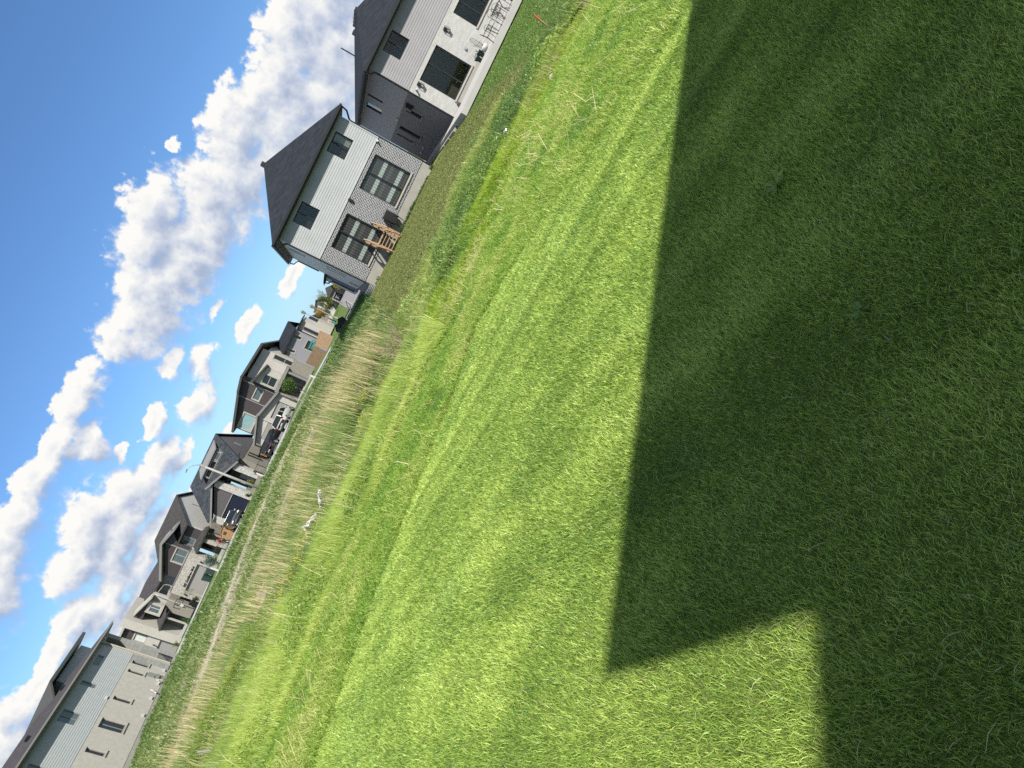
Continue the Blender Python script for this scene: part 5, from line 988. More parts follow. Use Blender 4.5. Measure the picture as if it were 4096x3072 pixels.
# ---- railings
def rail(pts, h_, label, nm='metal_railing', k=6):
    t = empty(nm, (pts[0][0], pts[0][1], G(*pts[0])), 0, label, 'railing'); ox, oy = pts[0]
    q = MB(); z = .02
    for a, b in zip(pts, pts[1:]):
        za, zb_ = G(*a) - G(ox, oy), G(*b) - G(ox, oy)
        q.bar((a[0] - ox, a[1] - oy, za + h_), (b[0] - ox, b[1] - oy, zb_ + h_), .05); q.bar((a[0] - ox, a[1] - oy, za + .15), (b[0] - ox, b[1] - oy, zb_ + .15), .04)
        n = int(math.hypot(b[0] - a[0], b[1] - a[1]) / .13)
        for i in range(1, n): f = i / n; q.bar((a[0] - ox + (b[0] - a[0]) * f, a[1] - oy + (b[1] - a[1]) * f, za + .15), (a[0] - ox + (b[0] - a[0]) * f, a[1] - oy + (b[1] - a[1]) * f, zb_ + h_), .012)
    q.build('rails', M['blackmetal'], t)
    for a, b in zip(pts, pts[1:]):
        n = max(1, round(math.hypot(b[0] - a[0], b[1] - a[1]) / 1.1))
        for i in range(n): f = i / n; X, Y = a[0] + (b[0] - a[0]) * f, a[1] + (b[1] - a[1]) * f; MB().box(X - ox - .04, X - ox + .04, Y - oy - .04, Y - oy + .04, G(X, Y) - G(ox, oy), G(X, Y) - G(ox, oy) + h_ + .08).build('post', M['blackmetal'], t)
rail([(-20.7, 87.2), (-22.5, 86.7), (-22.7, 88.6)], 1.15, 'black metal railing on the porch of the slate roofed house'); rail([(-32.0, 88.4), (-33.6, 87.7)], 1.1, 'black metal railing at the entry of the brown roofed house')
# ---- timber play house
t = empty('play_house', (-30.3, 87.4, G(-30.3, 87.4)), R(12), 'timber play house with two square windows by the silver SUV', 'play house')
q = MB(); q.prism([(-.9, -.5, 0), (.8, -.5, 0), (.8, -.5, 1.25), (.35, -.5, 1.5), (-.55, -.5, 1.45), (-.9, -.5, 1.1)], (0, 1.1, 0)); q.build('wall', M['wood_play'], t); q = MB(); q.slab([(-1.0, -.6, 1.12), (-.5, -.6, 1.5), (-.5, .7, 1.5), (-1.0, .7, 1.12)], .05); q.slab([(-.5, -.6, 1.5), (.4, -.6, 1.58), (.4, .7, 1.58), (-.5, .7, 1.5)], .05); q.build('roof', M['wood_play'], t)
for a in (-.55, .15): MB().box(a, a + .38, -.52, -.501, .8, 1.15).build('window', M['room'], t)
MB().box(-1.2, -.92, -.5, -.2, 0, .55).build('bench', M['wood_play'], t)
for (x, y, w_, h_, lb) in ((-20.6, 90.6, 1.1, .8, 'tan wooden crate against the stone wall behind the black railing'), (-19.4, 89.3, .8, .75, 'dark brown bin beside the black SUV')):
    o = MB().box(-w_ / 2, w_ / 2, -.35, .35, 0, h_).box(-w_ / 2 - .03, w_ / 2 + .03, -.38, .38, h_ * .93, h_ + .02).build('storage_crate', M['wood_play'] if w_ > 1 else M['trim_dark'], bevel=.01); o.location = (x, y, G(x, y) + .02 + (.5 if w_ > 1 else 0)); tag(o, lb, 'crate')
# ---- waste bins
def bin_(x, y, rot, m, label, h_=.95):
    t = empty('waste_bin', (x, y, G(x, y) + .03), R(rot), label, 'waste bin'); MB().hexa([(-.24, -.28, 0), (.24, -.28, 0), (.24, .28, 0), (-.24, .28, 0)], [(-.3, -.36, h_), (.3, -.36, h_), (.3, .36, h_), (-.3, .36, h_)]).build('body', m, t, bevel=.02)
    MB().hexa([(-.32, -.38, h_), (.32, -.38, h_), (.32, .40, h_), (-.32, .40, h_)], [(-.26, -.3, h_ + .09), (.26, -.3, h_ + .09), (.26, .36, h_ + .09), (-.26, .36, h_ + .09)]).build('lid', m, t, bevel=.02)
    for sx in (-.27, .27): MB().tube([(sx - .03, .28, .1), (sx + .03, .28, .1)], .1, 10).build('wheel', M['rubber'], t)
bin_(-35.2, 86.2, 15, M['pot_green'], 'dark green waste bin nearest the blue spruce'); bin_(-35.9, 86.0, -10, M['pot_green'], 'dark green waste bin left of the other by the driveway'); bin_(-41.1, 90.2, 5, M['black'], 'black waste bin beside the lettered garage wall')
t = empty('propane_tank', (-30.9, 85.6, G(-30.9, 85.6)), 0, 'small galvanised tank left of the timber play house', 'tank'); MB().lathe([(.12, 0), (.2, .08), (.2, .4), (.12, .5), (.05, .55)], n=14).build('tank', M['galv'], t, smooth=True)
t = empty('garden_chair', (-12.95, 88.6, G(-12.95, 88.6) + .1), R(30), 'dark slatted chair on the porch of the modern house', 'chair'); q = MB(); q.box(-.3, .3, -.3, .3, .38, .43); q.build('seat', M['blackmetal'], t); q = MB(); [q.bar((-.26 + i * .13, .3, .43), (-.26 + i * .13, .42, .95), .05, .02) for i in range(5)]; q.build('backrest', M['blackmetal'], t)
for a in (-.27, .27):
    for b in (-.27, .27): MB().box(a - .02, a + .02, b - .02, b + .02, 0, .38).build('leg', M['blackmetal'], t)

# ---- person in a red jacket leaning forward by the kerb
def person(x, y, rot, label):
    J = {'pel': (0, 0, .88, .13), 'sp': (.07, 0, 1.05, .14), 'ch': (.20, 0, 1.25, .15), 'nk': (.30, 0, 1.40, .06), 'hd': (.37, 0, 1.53, .095), 'ht': (.40, 0, 1.62, .07),
        'hl': (0, .09, .82, .09), 'kl': (.16, .1, .47, .06), 'al': (.05, .11, .08, .045), 'tl': (.20, .12, .03, .035), 'hr': (0, -.09, .82, .09), 'kr': (-.05, -.1, .46, .06), 'ar': (-.25, -.11, .10, .045), 'tr': (-.10, -.12, .03, .035),
        'sl': (.24, .18, 1.33, .055), 'el': (.36, .24, 1.08, .042), 'wl': (.52, .22, .92, .03), 'fl': (.60, .22, .88, .025), 'sr': (.24, -.18, 1.33, .055), 'er': (.20, -.26, 1.06, .042), 'wr': (.34, -.26, .86, .03), 'fr': (.40, -.26, .79, .025)}
    ks = list(J); E_ = [('pel', 'sp'), ('sp', 'ch'), ('ch', 'nk'), ('nk', 'hd'), ('hd', 'ht'), ('pel', 'hl'), ('hl', 'kl'), ('kl', 'al'), ('al', 'tl'), ('pel', 'hr'), ('hr', 'kr'), ('kr', 'ar'), ('ar', 'tr'), ('ch', 'sl'), ('sl', 'el'), ('el', 'wl'), ('wl', 'fl'), ('ch', 'sr'), ('sr', 'er'), ('er', 'wr'), ('wr', 'fr')]
    def skin(name, keys, grow, m, parent=None):
        m_ = bpy.data.meshes.new(name); ix = {k: i for i, k in enumerate(keys)}; m_.from_pydata([J[k][:3] for k in keys], [(ix[a], ix[b]) for a, b in E_ if a in ix and b in ix], [])
        _skinmesh(m_); o = link(bpy.data.objects.new(name, m_), parent); s_ = o.modifiers.new('skin', 'SKIN')
        for i, k in enumerate(keys):
            r_ = J[k][3] * grow; m_.skin_vertices[0].data[i].radius = (r_, r_)
        m_.skin_vertices[0].data[0].use_root = True
        o.modifiers.new('sub', 'SUBSURF').levels = 1; m_.materials.append(m); return o
    b = skin('person', ks, 1.0, M['skin'])
    b.location = (x, y, G(x, y) + .05); b.rotation_euler = (0, 0, R(rot)); tag(b, label, 'person')
    skin('jacket', ['ch', 'sp', 'pel', 'sl', 'el', 'wl', 'sr', 'er', 'wr'], 1.22, M['red'], b); skin('trousers', ['pel', 'hl', 'kl', 'al', 'hr', 'kr', 'ar'], 1.18, M['trouser'], b)
    q = MB(); q.ell((.36, 0, 1.57), (.115, .105, .12), 10, 7); q.build('hair', M['black'], b)
import bmesh
def _skinmesh(me):
    bm = bmesh.new(); bm.from_mesh(me); bm.verts.layers.skin.verify(); bm.to_mesh(me); bm.free()
person(-29.3, 81.2, 200, 'person in a dark red jacket leaning forward on the pavement')
# ---- foliage
def leaves(name, pts, size, cols, parent=None, label=None, cat=None, kind=None):
    """pts Nx3 leaf positions; each leaf one small bent quad"""
    n = len(pts); a = RNG.normal(0, 1, (n, 3)); a /= np.linalg.norm(a, axis=1)[:, None]; b = np.cross(a, RNG.normal(0, 1, (n, 3))); b /= np.linalg.norm(b, axis=1)[:, None]
    s = (size * RNG.uniform(.6, 1.3, n))[:, None]; V = np.stack([pts - a * s, pts + b * s * .45, pts + a * s, pts - b * s * .45], 1).reshape(-1, 3); F = (np.arange(n) * 4)[:, None] + [0, 1, 2, 3]
    o = np_mesh(name, V, F, M['leaf'], np.repeat(cols, 4, 0), parent); return o
def tree(name, x, y, h_, rx, rz, pal, label, n=2200, size=.1, trunk=.06, limbs=9, cat='tree', z0=.25, stems=None, hollow=.3):
    t = empty(name, (x, y, G(x, y)), 0, label, cat); q = MB(); q.tube([(0, 0, -.1), (.02, .01, h_ * .45), (.0, .02, h_ * .85)], [trunk, trunk * .7, trunk * .2], 7)
    tips = []
    for i in range(limbs):
        a = random.uniform(0, 6.28); zz = h_ * random.uniform(z0, .8); L = rx * random.uniform(.6, 1) * (1 - .35 * (zz / h_)); e = (L * math.cos(a), L * math.sin(a), min(h_, zz + random.uniform(.2, .6) * rz)); tips.append(e)
        q.tube([(0, 0, zz), (e[0] * .5, e[1] * .5, (zz + e[2]) / 2 - .03), e], [trunk * .45, trunk * .3, trunk * .1], 5)
    tips.append((0, 0, h_ * .95)); q.build('trunk', M['bark'], t)
    if n:
        tp = np.array(tips); c = tp[RNG.integers(0, len(tp), n)] * RNG.uniform(.55, 1.02, (n, 1)) ** np.array([1, 1, .5]); P = c + RNG.normal(0, 1, (n, 3)) * np.array([rx * .17, rx * .17, rz * .16])
        P[:, 2] = np.maximum(P[:, 2], h_ * z0 * .6); tt = RNG.uniform(0, 1, n) * .6 + .4 * vnoise(P[:, 0], P[:, 2], .35, 4); leaves('crown', P, size, mixc(pal, tt), t)
    return t
GP = [(.03, .07, .02), (.07, .13, .03), (.13, .19, .05)]
tree('young_tree', -11.3, 86.0, 2.6, .95, 1.3, GP, 'young leafy tree on the lawn before the modern house porch', 2600, .07, .035, z0=.45)
tree('green_tree', -1.05, 118, 3.6, 1.15, 1.7, [(.06, .08, .02), (.12, .14, .035), (.20, .20, .06)], 'olive green tree before the white house in the gap', 3600, .09, .06, 14, z0=.25)
tree('ochre_tree', -3.1, 119, 3.3, 1.0, 1.7, [(.16, .10, .02), (.30, .19, .03), (.42, .28, .05)], 'ochre yellow tree behind the lone lantern', 2400, .08, .05, 12, z0=.2)
tree('yellow_tree', 2.05, 124, 2.3, .45, .8, [(.22, .20, .03), (.36, .28, .04), (.2, .2, .05)], 'small yellow tree left of the dark grey house', 700, .08, .03, 8, z0=.35)
tree('bare_sapling', -.1, 112, 4.6, .5, 1.3, [(.07, .08, .06), (.10, .11, .08)], 'thin nearly bare sapling rising above the gap', 110, .07, .03, 12, z0=.55)
tree('bare_sapling', -38.0, 85.2, 2.5, .85, 1.0, [(.06, .07, .04), (.09, .09, .06)], 'nearly leafless sapling before the lettered garage door', 130, .07, .022, 14, z0=.4)
tree('yellow_shrub', -23.9, 87.0, 1.3, .45, .7, [(.12, .14, .03), (.22, .22, .05)], 'yellowish feathery shrub beside the stone entrance pier', 900, .06, .02, 8, cat='shrub', z0=.15)
tree('green_shrub', -25.2, 86.6, .75, .35, .5, [(.02, .05, .02), (.05, .09, .03)], 'small dark shrub left of the yellowish shrub', 600, .05, .02, 7, cat='shrub', z0=.1)
tree('green_shrub', -22.9, 87.9, .9, .3, .5, [(.02, .05, .02), (.05, .09, .03)], 'dark potted shrub at the slate roofed house door', 500, .05, .02, 7, cat='shrub', z0=.2)
tree('yellow_shrub', -30.8, 85.0, .95, .3, .5, [(.20, .20, .02), (.30, .28, .03)], 'bright yellow green shrub near the person in red', 450, .05, .02, 7, cat='shrub', z0=.3)
tree('blue_spruce', -34.6, 88.0, 1.6, .75, .9, [(.05, .09, .09), (.10, .16, .16), (.16, .22, .21)], 'low blue spruce spreading beside the lettered garage', 2200, .07, .04, 14, cat='tree', z0=.1)
tree('dark_shrub', -39.9, 88.5, .9, .6, .5, [(.015, .03, .015), (.03, .06, .03)], 'dark evergreen shrub at the foot of the grey siding', 900, .06, .02, 8, cat='shrub', z0=.1)
t = empty('cone_conifer', (-41.2, 85.6, G(-41.2, 85.6)), 0, 'small cone shaped dark green conifer before the pale porch', 'tree'); MB().tube([(0, 0, -.1), (0, 0, 1.0)], [.04, .01], 6).build('trunk', M['bark'], t)
n = 1500; zz = RNG.uniform(0, 1, n) ** 1.4; a = RNG.uniform(0, 6.28, n); rr = .42 * (1 - zz) * RNG.uniform(.7, 1.05, n); leaves('crown', np.stack([rr * np.cos(a), rr * np.sin(a), .08 + zz * 1.15], 1), .05, mixc([(.02, .07, .02), (.05, .13, .03)], RNG.uniform(0, 1, n)), t)
t = empty('yucca_plant', (-43.6, 84.4, G(-43.6, 84.4)), 0, 'spiky yellow green yucca at the corner of the tower house drive', 'plant'); MB().lathe([(.14, 0), (.18, .15), (.1, .25)], n=8).build('stem', M['bark'], t)
n = 60; x_ = RNG.normal(0, .05, n); y_ = RNG.normal(0, .05, n); blades('leaf_spikes', x_, y_, RNG.uniform(.4, .75, n), np.full(n, .06), RNG.uniform(0, 6.3, n), RNG.uniform(.2, 1.3, n), mixc([(.12, .17, .05), (.30, .32, .12)], RNG.uniform(0, 1, n)), z=np.full(n, .15), parent=t, kind=None, curve=1.3)
# low plants along the kerb and dark green weeds before the road
N = 42000; x = RNG.uniform(-50, -1, N); y = RNG.uniform(53, 60.2, N) + .04 * x; k = fbm(x, y, 2.5, 201) > .40; x, y = x[k], y[k]; n = len(x)
blades('roadside_weeds', x, y, RNG.uniform(.15, .75, n) * (.3 + fbm(x, y, 2.2, 202)), RNG.uniform(.05, .09, n), RNG.uniform(0, 6.3, n), RNG.uniform(.2, 1., n), mixc([(.06, .12, .04), (.11, .18, .055), (.20, .26, .09)], RNG.uniform(0, 1, n)), 'dark green weeds along the near edge of the road')
N = 30000; x = RNG.uniform(-34, -16, N); y = RNG.uniform(44, 60, N); k = (x < -24 + (60 - y) * .5) & (fbm(x, y, 2.0, 205) > .42); x, y = x[k], y[k]; n = len(x)
blades('house_weeds', x, y, RNG.uniform(.15, .6, n) * (.3 + fbm(x, y, 1.8, 206)), RNG.uniform(.04, .07, n), RNG.uniform(0, 6.3, n), RNG.uniform(.2, 1., n), mixc([(.06, .12, .04), (.11, .18, .055), (.20, .26, .09)], RNG.uniform(0, 1, n)), 'dark weeds against the wall of the long grey house')
N = 9000; x = RNG.uniform(-6, 1.75, N); y = RNG.uniform(38, 60, N); k = (fbm(x, y, 2.0, 207) > .40) & (x < 1.0 + (y - 45) * .02); x, y = x[k], y[k]; n = len(x)
blades('corner_weeds', x, y, RNG.uniform(.15, .6, n) * (.3 + fbm(x, y, 1.8, 208)), RNG.uniform(.04, .07, n), RNG.uniform(0, 6.3, n), RNG.uniform(.2, 1., n), mixc([(.035, .09, .035), (.07, .14, .045), (.14, .20, .07)], RNG.uniform(0, 1, n)), 'dark green weeds left of the brick house around the toppled hoop')
# dirt clods on the plot
n = 900; az_ = RNG.uniform(-34, -6, n); r_ = RNG.uniform(28, 58, n); x = r_ * np.sin(np.radians(az_)); y = r_ * np.cos(np.radians(az_)); q_ = y - (x + 15.5) * 3.0 + (fbm(x, y, 3, 31) - .5) * 12; k = (np.exp(-((q_ - 38) / 6.5) ** 2) + np.exp(-((q_ - 13.5) / 4) ** 2)) > .35; x, y = x[k], y[k]
q = MB(); [q.ell((a, b, G(a, b)), (random.uniform(.04, .16), random.uniform(.04, .16), random.uniform(.03, .09)), 6, 4, .3) for a, b in zip(x, y)]; o = q.build('dirt_clods', M['gravel']); o['kind'] = 'stuff'; o['label'] = 'clods and stones on the bare dirt tracks'
# ---- yellow flowering weeds
def flower(x, y, h_, w_, n, label):
    t = empty('yellow_flowers', (x, y, G(x, y)), 0, label, 'flowering weed', 'yellow flowering weeds in the ditch'); q = MB(); P = []
    for i in range(n):
        a = random.uniform(0, 6.28); r_ = w_ * math.sqrt(random.random()); e = (r_ * math.cos(a), r_ * math.sin(a), h_ * random.uniform(.75, 1.08)); q.tube([(e[0] * .2, e[1] * .2, 0), (e[0] * .7, e[1] * .7, e[2] * .6), e], .006, 3); P += [np.array(e) + RNG.normal(0, .03, 3) for _ in range(9)]
    q.build('stems', M['pot_green'] if 0 else mat_stem, t); P = np.array(P); leaves('blossoms', P, .011, mixc([(.62, .52, .02), (.8, .72, .05)], RNG.uniform(0, 1, len(P))), t)
mat_stem = mat('stem_green', (.07, .13, .03), .8, .2, 20.)
flower(-1.72, 16.6, .62, .28, 22, 'yellow flowering weed clump standing alone in the middle of the ditch'); flower(-4.75, 13.5, .50, .22, 16, 'yellow flower clump right of the bigger ones near the plastic sheet'); flower(-5.25, 13.4, .50, .3, 26, 'larger yellow flower clump in the left ditch'); flower(-5.75, 13.6, .45, .2, 12, 'small yellow flower clump at the left end'); flower(-2.0, 21.3, .7, .15, 8, 'yellow flower clump among the reeds')
# ---- torn white plastic
for i, (x, y, s_, lb) in enumerate(((-4.85, 18.6, 1.0, 'crumpled white plastic sheet in the reeds, right piece'), (-5.45, 18.45, 1.25, 'longer crumpled white plastic sheet in the reeds, left piece'))):
    q = MB(); nx, ny = 14, 9; zz = RNG.uniform(0, .18, (ny, nx)); 
    for j in range(ny):
        for k in range(nx): u, v = k / (nx - 1) - .5, j / (ny - 1) - .5; q.v.append((u * .38 * s_ + random.uniform(-.03, .03), v * .16, .14 + zz[j, k] * .7 + (.22 if i == 0 else -.15) * u))
    for j in range(ny - 1):
        for k in range(nx - 1):
            if random.random() > .12: a = j * nx + k; q.f.append((a, a + 1, a + nx + 1, a + nx))
    o = q.build('plastic_sheet', M['white']); o.location = (x, y, G(x, y) + .1); tag(o, lb, 'plastic sheet'); s = o.modifiers.new('th', 'SOLIDIFY'); s.thickness = .006
for i, (x, y, m_, s_, lb) in enumerate(((4.9, 15.6, M['galv'], .07, 'white litter scrap among the dark bank weeds'), (-.62, 8.75, mat('old_leaf', (.5, .42, .06), .8), .022, 'yellow dead leaf on the lawn edge'), (-.4, 11.5, M['sill'], .07, 'pale stone in the green ditch grass'), (5.75, 13.9, M['sill'], .06, 'pale broken stone in the rough strip under the white house'))):
    q = MB(); q.ell((0, 0, 0), (s_, s_ * .6, s_ * .45), 8, 6, .25); o = q.build('litter' if i < 2 else 'stone', m_); o.location = (x, y, G(x, y) + .08 + (.25 if i in (0,) else .0)); tag(o, lb, 'litter' if i < 2 else 'stone')
o = MB().bar((0, 0, 0), (-.3, .1, .5), .05).build('timber_stump', M['stucco_taupe']); o.location = (-10.6, 16.6, G(-10.6, 16.6) - .05); tag(o, 'weathered timber piece leaning in the ditch weeds at far left', 'timber')
# ---- dead branching bush and tall single canes
t = empty('dead_bush', (-.42, 17.7, G(-.42, 17.7)), 0, 'dead pale bush with bare branching twigs beside the bright grass', 'bush')
q = MB()
def twig(p, d, L, r_, dep):
    e = p + d * L; q.tube([p, p.lerp(e, .5) + Vector((random.uniform(-.02, .02), 0, random.uniform(-.01, .02))), e], [r_, r_ * .8, r_ * .55], 4)
    if dep: [twig(p.lerp(e, random.uniform(.35, 1)), (d + Vector((random.uniform(-.55, .55), random.uniform(-.5, .5), random.uniform(-.25, .35)))).normalized(), L * random.uniform(.55, .8), r_ * .6, dep - 1) for _ in range(3)]
M['cane'] = mat('dry_cane', (.52, .45, .30), .8, .15, 9.)
for i in range(13): a = random.uniform(-1.0, .9); twig(Vector((random.uniform(-.12, .12), random.uniform(-.1, .1), 0)), Vector((math.sin(a), random.uniform(-.3, .3), math.cos(a))).normalized(), random.uniform(.3, .5), .009, 3)
q.build('branches', M['cane'], t)
t = empty('dead_bush', (-1.5, 18.6, G(-1.5, 18.6)), 0, 'tangled dead twigs left of the branching bush at the reed end', 'bush'); q = MB()
for i in range(9): a = random.uniform(-1.1, .6); twig(Vector((random.uniform(-.3, .3), random.uniform(-.1, .1), 0)), Vector((math.sin(a), random.uniform(-.3, .3), math.cos(a))).normalized(), random.uniform(.3, .5), .008, 2)
q.build('branches', M['cane'], t)

# ------------------------------------------------------------------ sun, sky, clouds
S = -SUN; elev = math.asin(S.z); sun_az = math.atan2(S.x, S.y)
ld = bpy.data.lights.new('sun', 'SUN'); ld.energy = 4.1; ld.angle = R(.53); ld.color = (1, .935, .80)
lo_ = link(bpy.data.objects.new('sun', ld)); lo_.rotation_euler = SUN.to_track_quat('-Z', 'Y').to_euler(); lo_.location = (0, 0, 60)
w = bpy.data.worlds.new('World'); sc.world = w; w.use_nodes = True; nt = w.node_tree; nt.nodes.clear(); L = nt.links
out = nd(nt, 'ShaderNodeOutputWorld'); bg = nd(nt, 'ShaderNodeBackground'); bg.inputs[1].default_value = 1
sky = nd(nt, 'ShaderNodeTexSky', sky_type='NISHITA', sun_disc=False); sky.sun_elevation = elev; sky.sun_rotation = sun_az; sky.air_density = 1.0; sky.dust_density = .6; sky.ozone_density = 2.2
SKYK = .053
sk = nd(nt, 'ShaderNodeVectorMath', operation='SCALE'); L.new(sky.outputs[0], sk.inputs[0]); sk.inputs['Scale'].default_value = SKYK
sk2 = nd(nt, 'ShaderNodeVectorMath', operation='MULTIPLY'); L.new(sk.outputs[0], sk2.inputs[0]); sk2.inputs[1].default_value = (.68, .95, 1.24); sk = sk2
CL = [(-5.9,11.5,3.7,2.2),(-1.9,13.2,3.0,2.0),(0.2,14.0,2.3,1.7),(2.7,11.5,2.7,1.8),(-2.1,10.8,3.7,2.1),(8.2,11.1,3.6,2.0),(4.3,10.1,4.1,2.1),(12.6,10.2,3.5,1.9),(16.3,10.4,3.4,2.0),(16.5,8.0,4,2.6),(12,7.2,4,2),(9,6.2,4.5,1.6),(18,5,6,3),(0.3,10.2,4.4,1.6),(10.6,8.7,3.6,1.8),(20.5,9.5,4,3.4),(26,8,4.5,4),(34,8,6,4),(-9.6,12.1,1.2,1.1),(-14.0,12.8,2.2,1.0),(-17.9,12.6,2.2,0.8),(-20.7,12.6,2.0,0.9),(-23.1,12.2,2.0,1.1),(-25.6,11.8,2.2,1.3),(-28.4,11.1,2.4,1.4),(-32,11,3,1.5),(-17.1,10.6,1.25,1.15),(-11.4,5.6,1.5,0.8),(-8.3,6.7,1.4,0.6),(-13.9,7.8,1.0,0.6),(4.8,14.5,.5,.6),(-0.1,3.6,1.6,0.45),(-4.4,5.1,1.4,0.45),(-16.6,8.7,0.6,0.4),(-9.7,8.6,1.2,0.5),(-4.3,7.2,0.8,0.3),(-22.7,8.0,2.4,1.4),(-21.2,8.4,1.8,1.7),(-19.0,7.3,1.9,1.4),(-16.5,6.3,1.9,0.8),(-24.8,7.5,1.7,1.4),(-22.4,6.3,3.0,1.2),(-19.3,5.9,3.2,0.8),(-25.9,5.1,2.9,1.0),(-27.6,6.4,1.7,1.0),(-15.5,5.0,1.8,0.4),(-22.0,4.3,3.4,0.7),(-28,3.2,5,.8),(-20,2.6,5,.6),(-33.8,6.7,1.4,1.1),(-32.0,6.3,2.0,0.8),(-30.3,6.4,2.1,0.7),(-35.7,5.9,1.6,1.3),(-33.5,4.2,3.0,1.0),(-40,6,5,3),(-12.8,2.9,0.9,0.3),(60,12,12,5),(95,25,22,12),(130,40,22,14),(70,45,20,10),(-70,18,16,7),(-110,30,26,14),(180,30,40,16),(-160,48,40,14),(-60,45,18,8),(150,14,26,9),(-130,12,20,8),(110,62,40,12),(-100,62,40,10)]  # last entries: unseen clouds outside the view, added to brighten the shaded lawn
def M1(op, a, b=None, c=None, clamp=False):
    n = ng.nodes.new('ShaderNodeMath'); n.operation = op; n.use_clamp = clamp
    for i, v in enumerate((a, b, c)):
        if v is None: continue
        if isinstance(v, (int, float)): n.inputs[i].default_value = v
        else: ng.links.new(v, n.inputs[i])
    return n.outputs[0]
ng = bpy.data.node_groups.new('cloud_field', 'ShaderNodeTree')
ng.interface.new_socket('UV', in_out='INPUT', socket_type='NodeSocketVector'); ng.interface.new_socket('Density', in_out='OUTPUT', socket_type='NodeSocketFloat')
gi = ng.nodes.new('NodeGroupInput'); go = ng.nodes.new('NodeGroupOutput')
def gnoise(scale, det, rough, vec, dist=0.):
    n = ng.nodes.new('ShaderNodeTexNoise'); n.noise_dimensions = '2D'; n.inputs['Scale'].default_value = scale; n.inputs['Detail'].default_value = det; n.inputs['Roughness'].default_value = rough; n.inputs['Distortion'].default_value = dist; ng.links.new(vec, n.inputs['Vector']); return n
wn = gnoise(.42, 5, .55, gi.outputs[0]); 
ws_ = ng.nodes.new('ShaderNodeVectorMath'); ws_.operation = 'SUBTRACT'; ng.links.new(wn.outputs['Color'], ws_.inputs[0]); ws_.inputs[1].default_value = (.5, .5, .5)
wm = ng.nodes.new('ShaderNodeVectorMath'); wm.operation = 'MULTIPLY'; ng.links.new(ws_.outputs[0], wm.inputs[0]); wm.inputs[1].default_value = (2.8, 1.8, 0)
wa = ng.nodes.new('ShaderNodeVectorMath'); wa.operation = 'ADD'; ng.links.new(gi.outputs[0], wa.inputs[0]); ng.links.new(wm.outputs[0], wa.inputs[1])
acc = None
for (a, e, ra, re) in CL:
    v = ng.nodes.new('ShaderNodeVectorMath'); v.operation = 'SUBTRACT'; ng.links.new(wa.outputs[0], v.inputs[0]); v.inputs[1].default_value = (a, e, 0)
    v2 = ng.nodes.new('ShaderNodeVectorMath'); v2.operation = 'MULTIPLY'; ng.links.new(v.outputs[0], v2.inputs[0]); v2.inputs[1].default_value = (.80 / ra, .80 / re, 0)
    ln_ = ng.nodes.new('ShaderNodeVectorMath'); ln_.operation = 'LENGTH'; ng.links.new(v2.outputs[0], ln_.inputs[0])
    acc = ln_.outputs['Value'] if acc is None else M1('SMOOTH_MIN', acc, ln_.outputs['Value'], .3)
fine = gnoise(.7, 10, .60, gi.outputs[0], .15)
den = M1('ADD', M1('SUBTRACT', 1.0, acc), M1('MULTIPLY', M1('SUBTRACT', fine.outputs[0], .5), .8))
for sc_, am in ((.55, .46), (1.4, .22), (3.4, .09)):
    vo = ng.nodes.new('ShaderNodeTexVoronoi'); vo.voronoi_dimensions = '2D'; vo.inputs['Scale'].default_value = sc_
    vw = ng.nodes.new('ShaderNodeVectorMath'); vw.operation = 'MULTIPLY_ADD'; ng.links.new(fine.outputs['Color'], vw.inputs[0]); vw.inputs[1].default_value = (.9, .9, 0); ng.links.new(gi.outputs[0], vw.inputs[2])
    ng.links.new(vw.outputs[0], vo.inputs['Vector']); den = M1('ADD', den, M1('MULTIPLY', M1('SUBTRACT', .45, vo.outputs['Distance']), am))
ng.links.new(den, go.inputs[0])
tc = nd(nt, 'ShaderNodeTexCoord'); sx = nd(nt, 'ShaderNodeSeparateXYZ'); L.new(tc.outputs['Generated'], sx.inputs[0])
def MW(op, a, b=None, c=None, clamp=False):
    n = nt.nodes.new('ShaderNodeMath'); n.operation = op; n.use_clamp = clamp
    for i, v in enumerate((a, b, c)):
        if v is None: continue
        if isinstance(v, (int, float)): n.inputs[i].default_value = v
        else: nt.links.new(v, n.inputs[i])
    return n.outputs[0]
azn = MW('MULTIPLY', MW('ARCTAN2', sx.outputs[0], sx.outputs[1]), 57.2958); eln = MW('MULTIPLY', MW('ARCSINE', sx.outputs[2]), 57.2958)
uv = nd(nt, 'ShaderNodeCombineXYZ'); L.new(azn, uv.inputs[0]); L.new(eln, uv.inputs[1])
def field(off):
    v = nd(nt, 'ShaderNodeVectorMath', operation='ADD'); L.new(uv.outputs[0], v.inputs[0]); v.inputs[1].default_value = (*off, 0)
    g_ = nt.nodes.new('ShaderNodeGroup'); g_.node_tree = ng; L.new(v.outputs[0], g_.inputs[0]); return g_.outputs[0]
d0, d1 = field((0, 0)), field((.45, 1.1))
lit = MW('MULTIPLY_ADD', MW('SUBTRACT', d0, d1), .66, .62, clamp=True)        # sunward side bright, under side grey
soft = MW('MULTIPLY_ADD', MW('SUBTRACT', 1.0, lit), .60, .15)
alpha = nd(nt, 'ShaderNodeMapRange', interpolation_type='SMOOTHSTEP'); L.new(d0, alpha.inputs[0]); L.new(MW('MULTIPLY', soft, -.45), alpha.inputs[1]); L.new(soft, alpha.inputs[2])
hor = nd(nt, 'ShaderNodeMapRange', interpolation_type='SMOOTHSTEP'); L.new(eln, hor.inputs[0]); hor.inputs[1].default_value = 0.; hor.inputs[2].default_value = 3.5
al_ = MW('MULTIPLY', alpha.outputs[0], MW('MULTIPLY_ADD', hor.outputs[0], .6, .4))
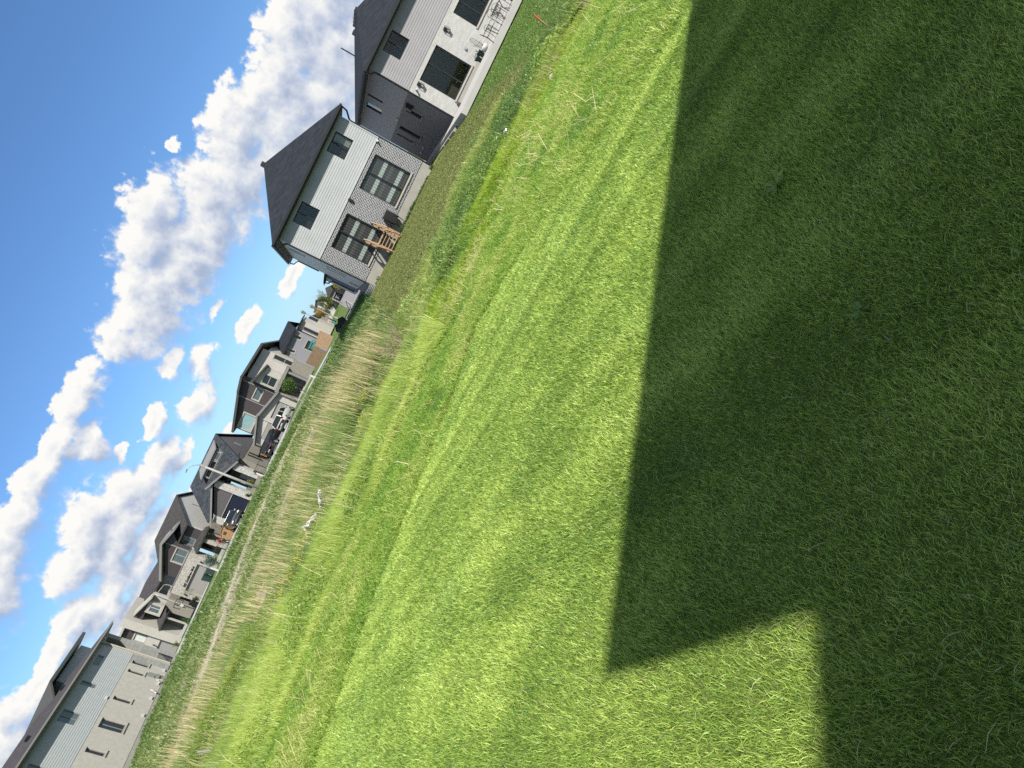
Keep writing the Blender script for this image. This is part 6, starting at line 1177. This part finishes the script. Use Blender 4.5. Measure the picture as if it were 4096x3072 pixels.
thick = nd(nt, 'ShaderNodeMapRange'); L.new(d0, thick.inputs[0]); thick.inputs[1].default_value = .25; thick.inputs[2].default_value = 1.1; thick.inputs[3].default_value = 0; thick.inputs[4].default_value = .30
lit2 = MW('SUBTRACT', lit, thick.outputs[0], clamp=True)
ccol = ramp(nt, lit2, [(0., (.15, .18, .24)), (.25, (.18, .21, .275)), (.5, (.265, .285, .325)), (.85, (.40, .395, .38))])
# pale haze low on the horizon
hz = nd(nt, 'ShaderNodeMapRange', interpolation_type='SMOOTHSTEP'); L.new(eln, hz.inputs[0]); hz.inputs[1].default_value = -1; hz.inputs[2].default_value = 9; hz.inputs[3].default_value = .55; hz.inputs[4].default_value = 0
m0 = nd(nt, 'ShaderNodeMix', data_type='RGBA'); L.new(hz.outputs[0], m0.inputs[0]); L.new(sk.outputs[0], m0.inputs[6]); m0.inputs[7].default_value = (.22, .345, .45, 1)
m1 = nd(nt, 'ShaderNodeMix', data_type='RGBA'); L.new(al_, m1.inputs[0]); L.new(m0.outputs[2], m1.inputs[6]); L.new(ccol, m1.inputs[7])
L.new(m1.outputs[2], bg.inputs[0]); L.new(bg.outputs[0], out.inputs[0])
w.cycles.sampling_method = 'MANUAL'; w.cycles.sample_map_resolution = 1024

# ------------------------------------------------------------------ camera (held rolled, phone wide lens)
al, th = R(25.66), R(15.35)
D_ = Vector((math.cos(al) * math.cos(th), math.sin(al) * math.cos(th), math.sin(th))); R_ = Vector((math.sin(al), -math.cos(al), 0)); F_ = D_.cross(R_)
if F_.z < 0: F_ = -F_
ax = lambda i: Vector((R_[i], F_[i], -D_[i]))
X, Yd, Z = ax(0), ax(1), ax(2)
cd = bpy.data.cameras.new('camera'); cd.sensor_width = 36; cd.lens = 2840 / 4096 * 36; cd.clip_start = .05; cd.clip_end = 3000
co = link(bpy.data.objects.new('camera', cd)); co.matrix_world = Matrix(((X.x, -Yd.x, -Z.x, 0), (X.y, -Yd.y, -Z.y, 0), (X.z, -Yd.z, -Z.z, CAMH), (0, 0, 0, 1)))
sc.camera = co
sc.view_settings.view_transform = 'Standard'; sc.view_settings.look = 'None'; sc.view_settings.exposure = 1.3; sc.view_settings.gamma = 1
sc.render.engine = 'CYCLES'; sc.cycles.max_bounces = 7; sc.cycles.diffuse_bounces = 4; sc.cycles.transparent_max_bounces = 12; sc.cycles.use_denoising = False
sc.cycles.caustics_reflective = False; sc.cycles.caustics_refractive = False
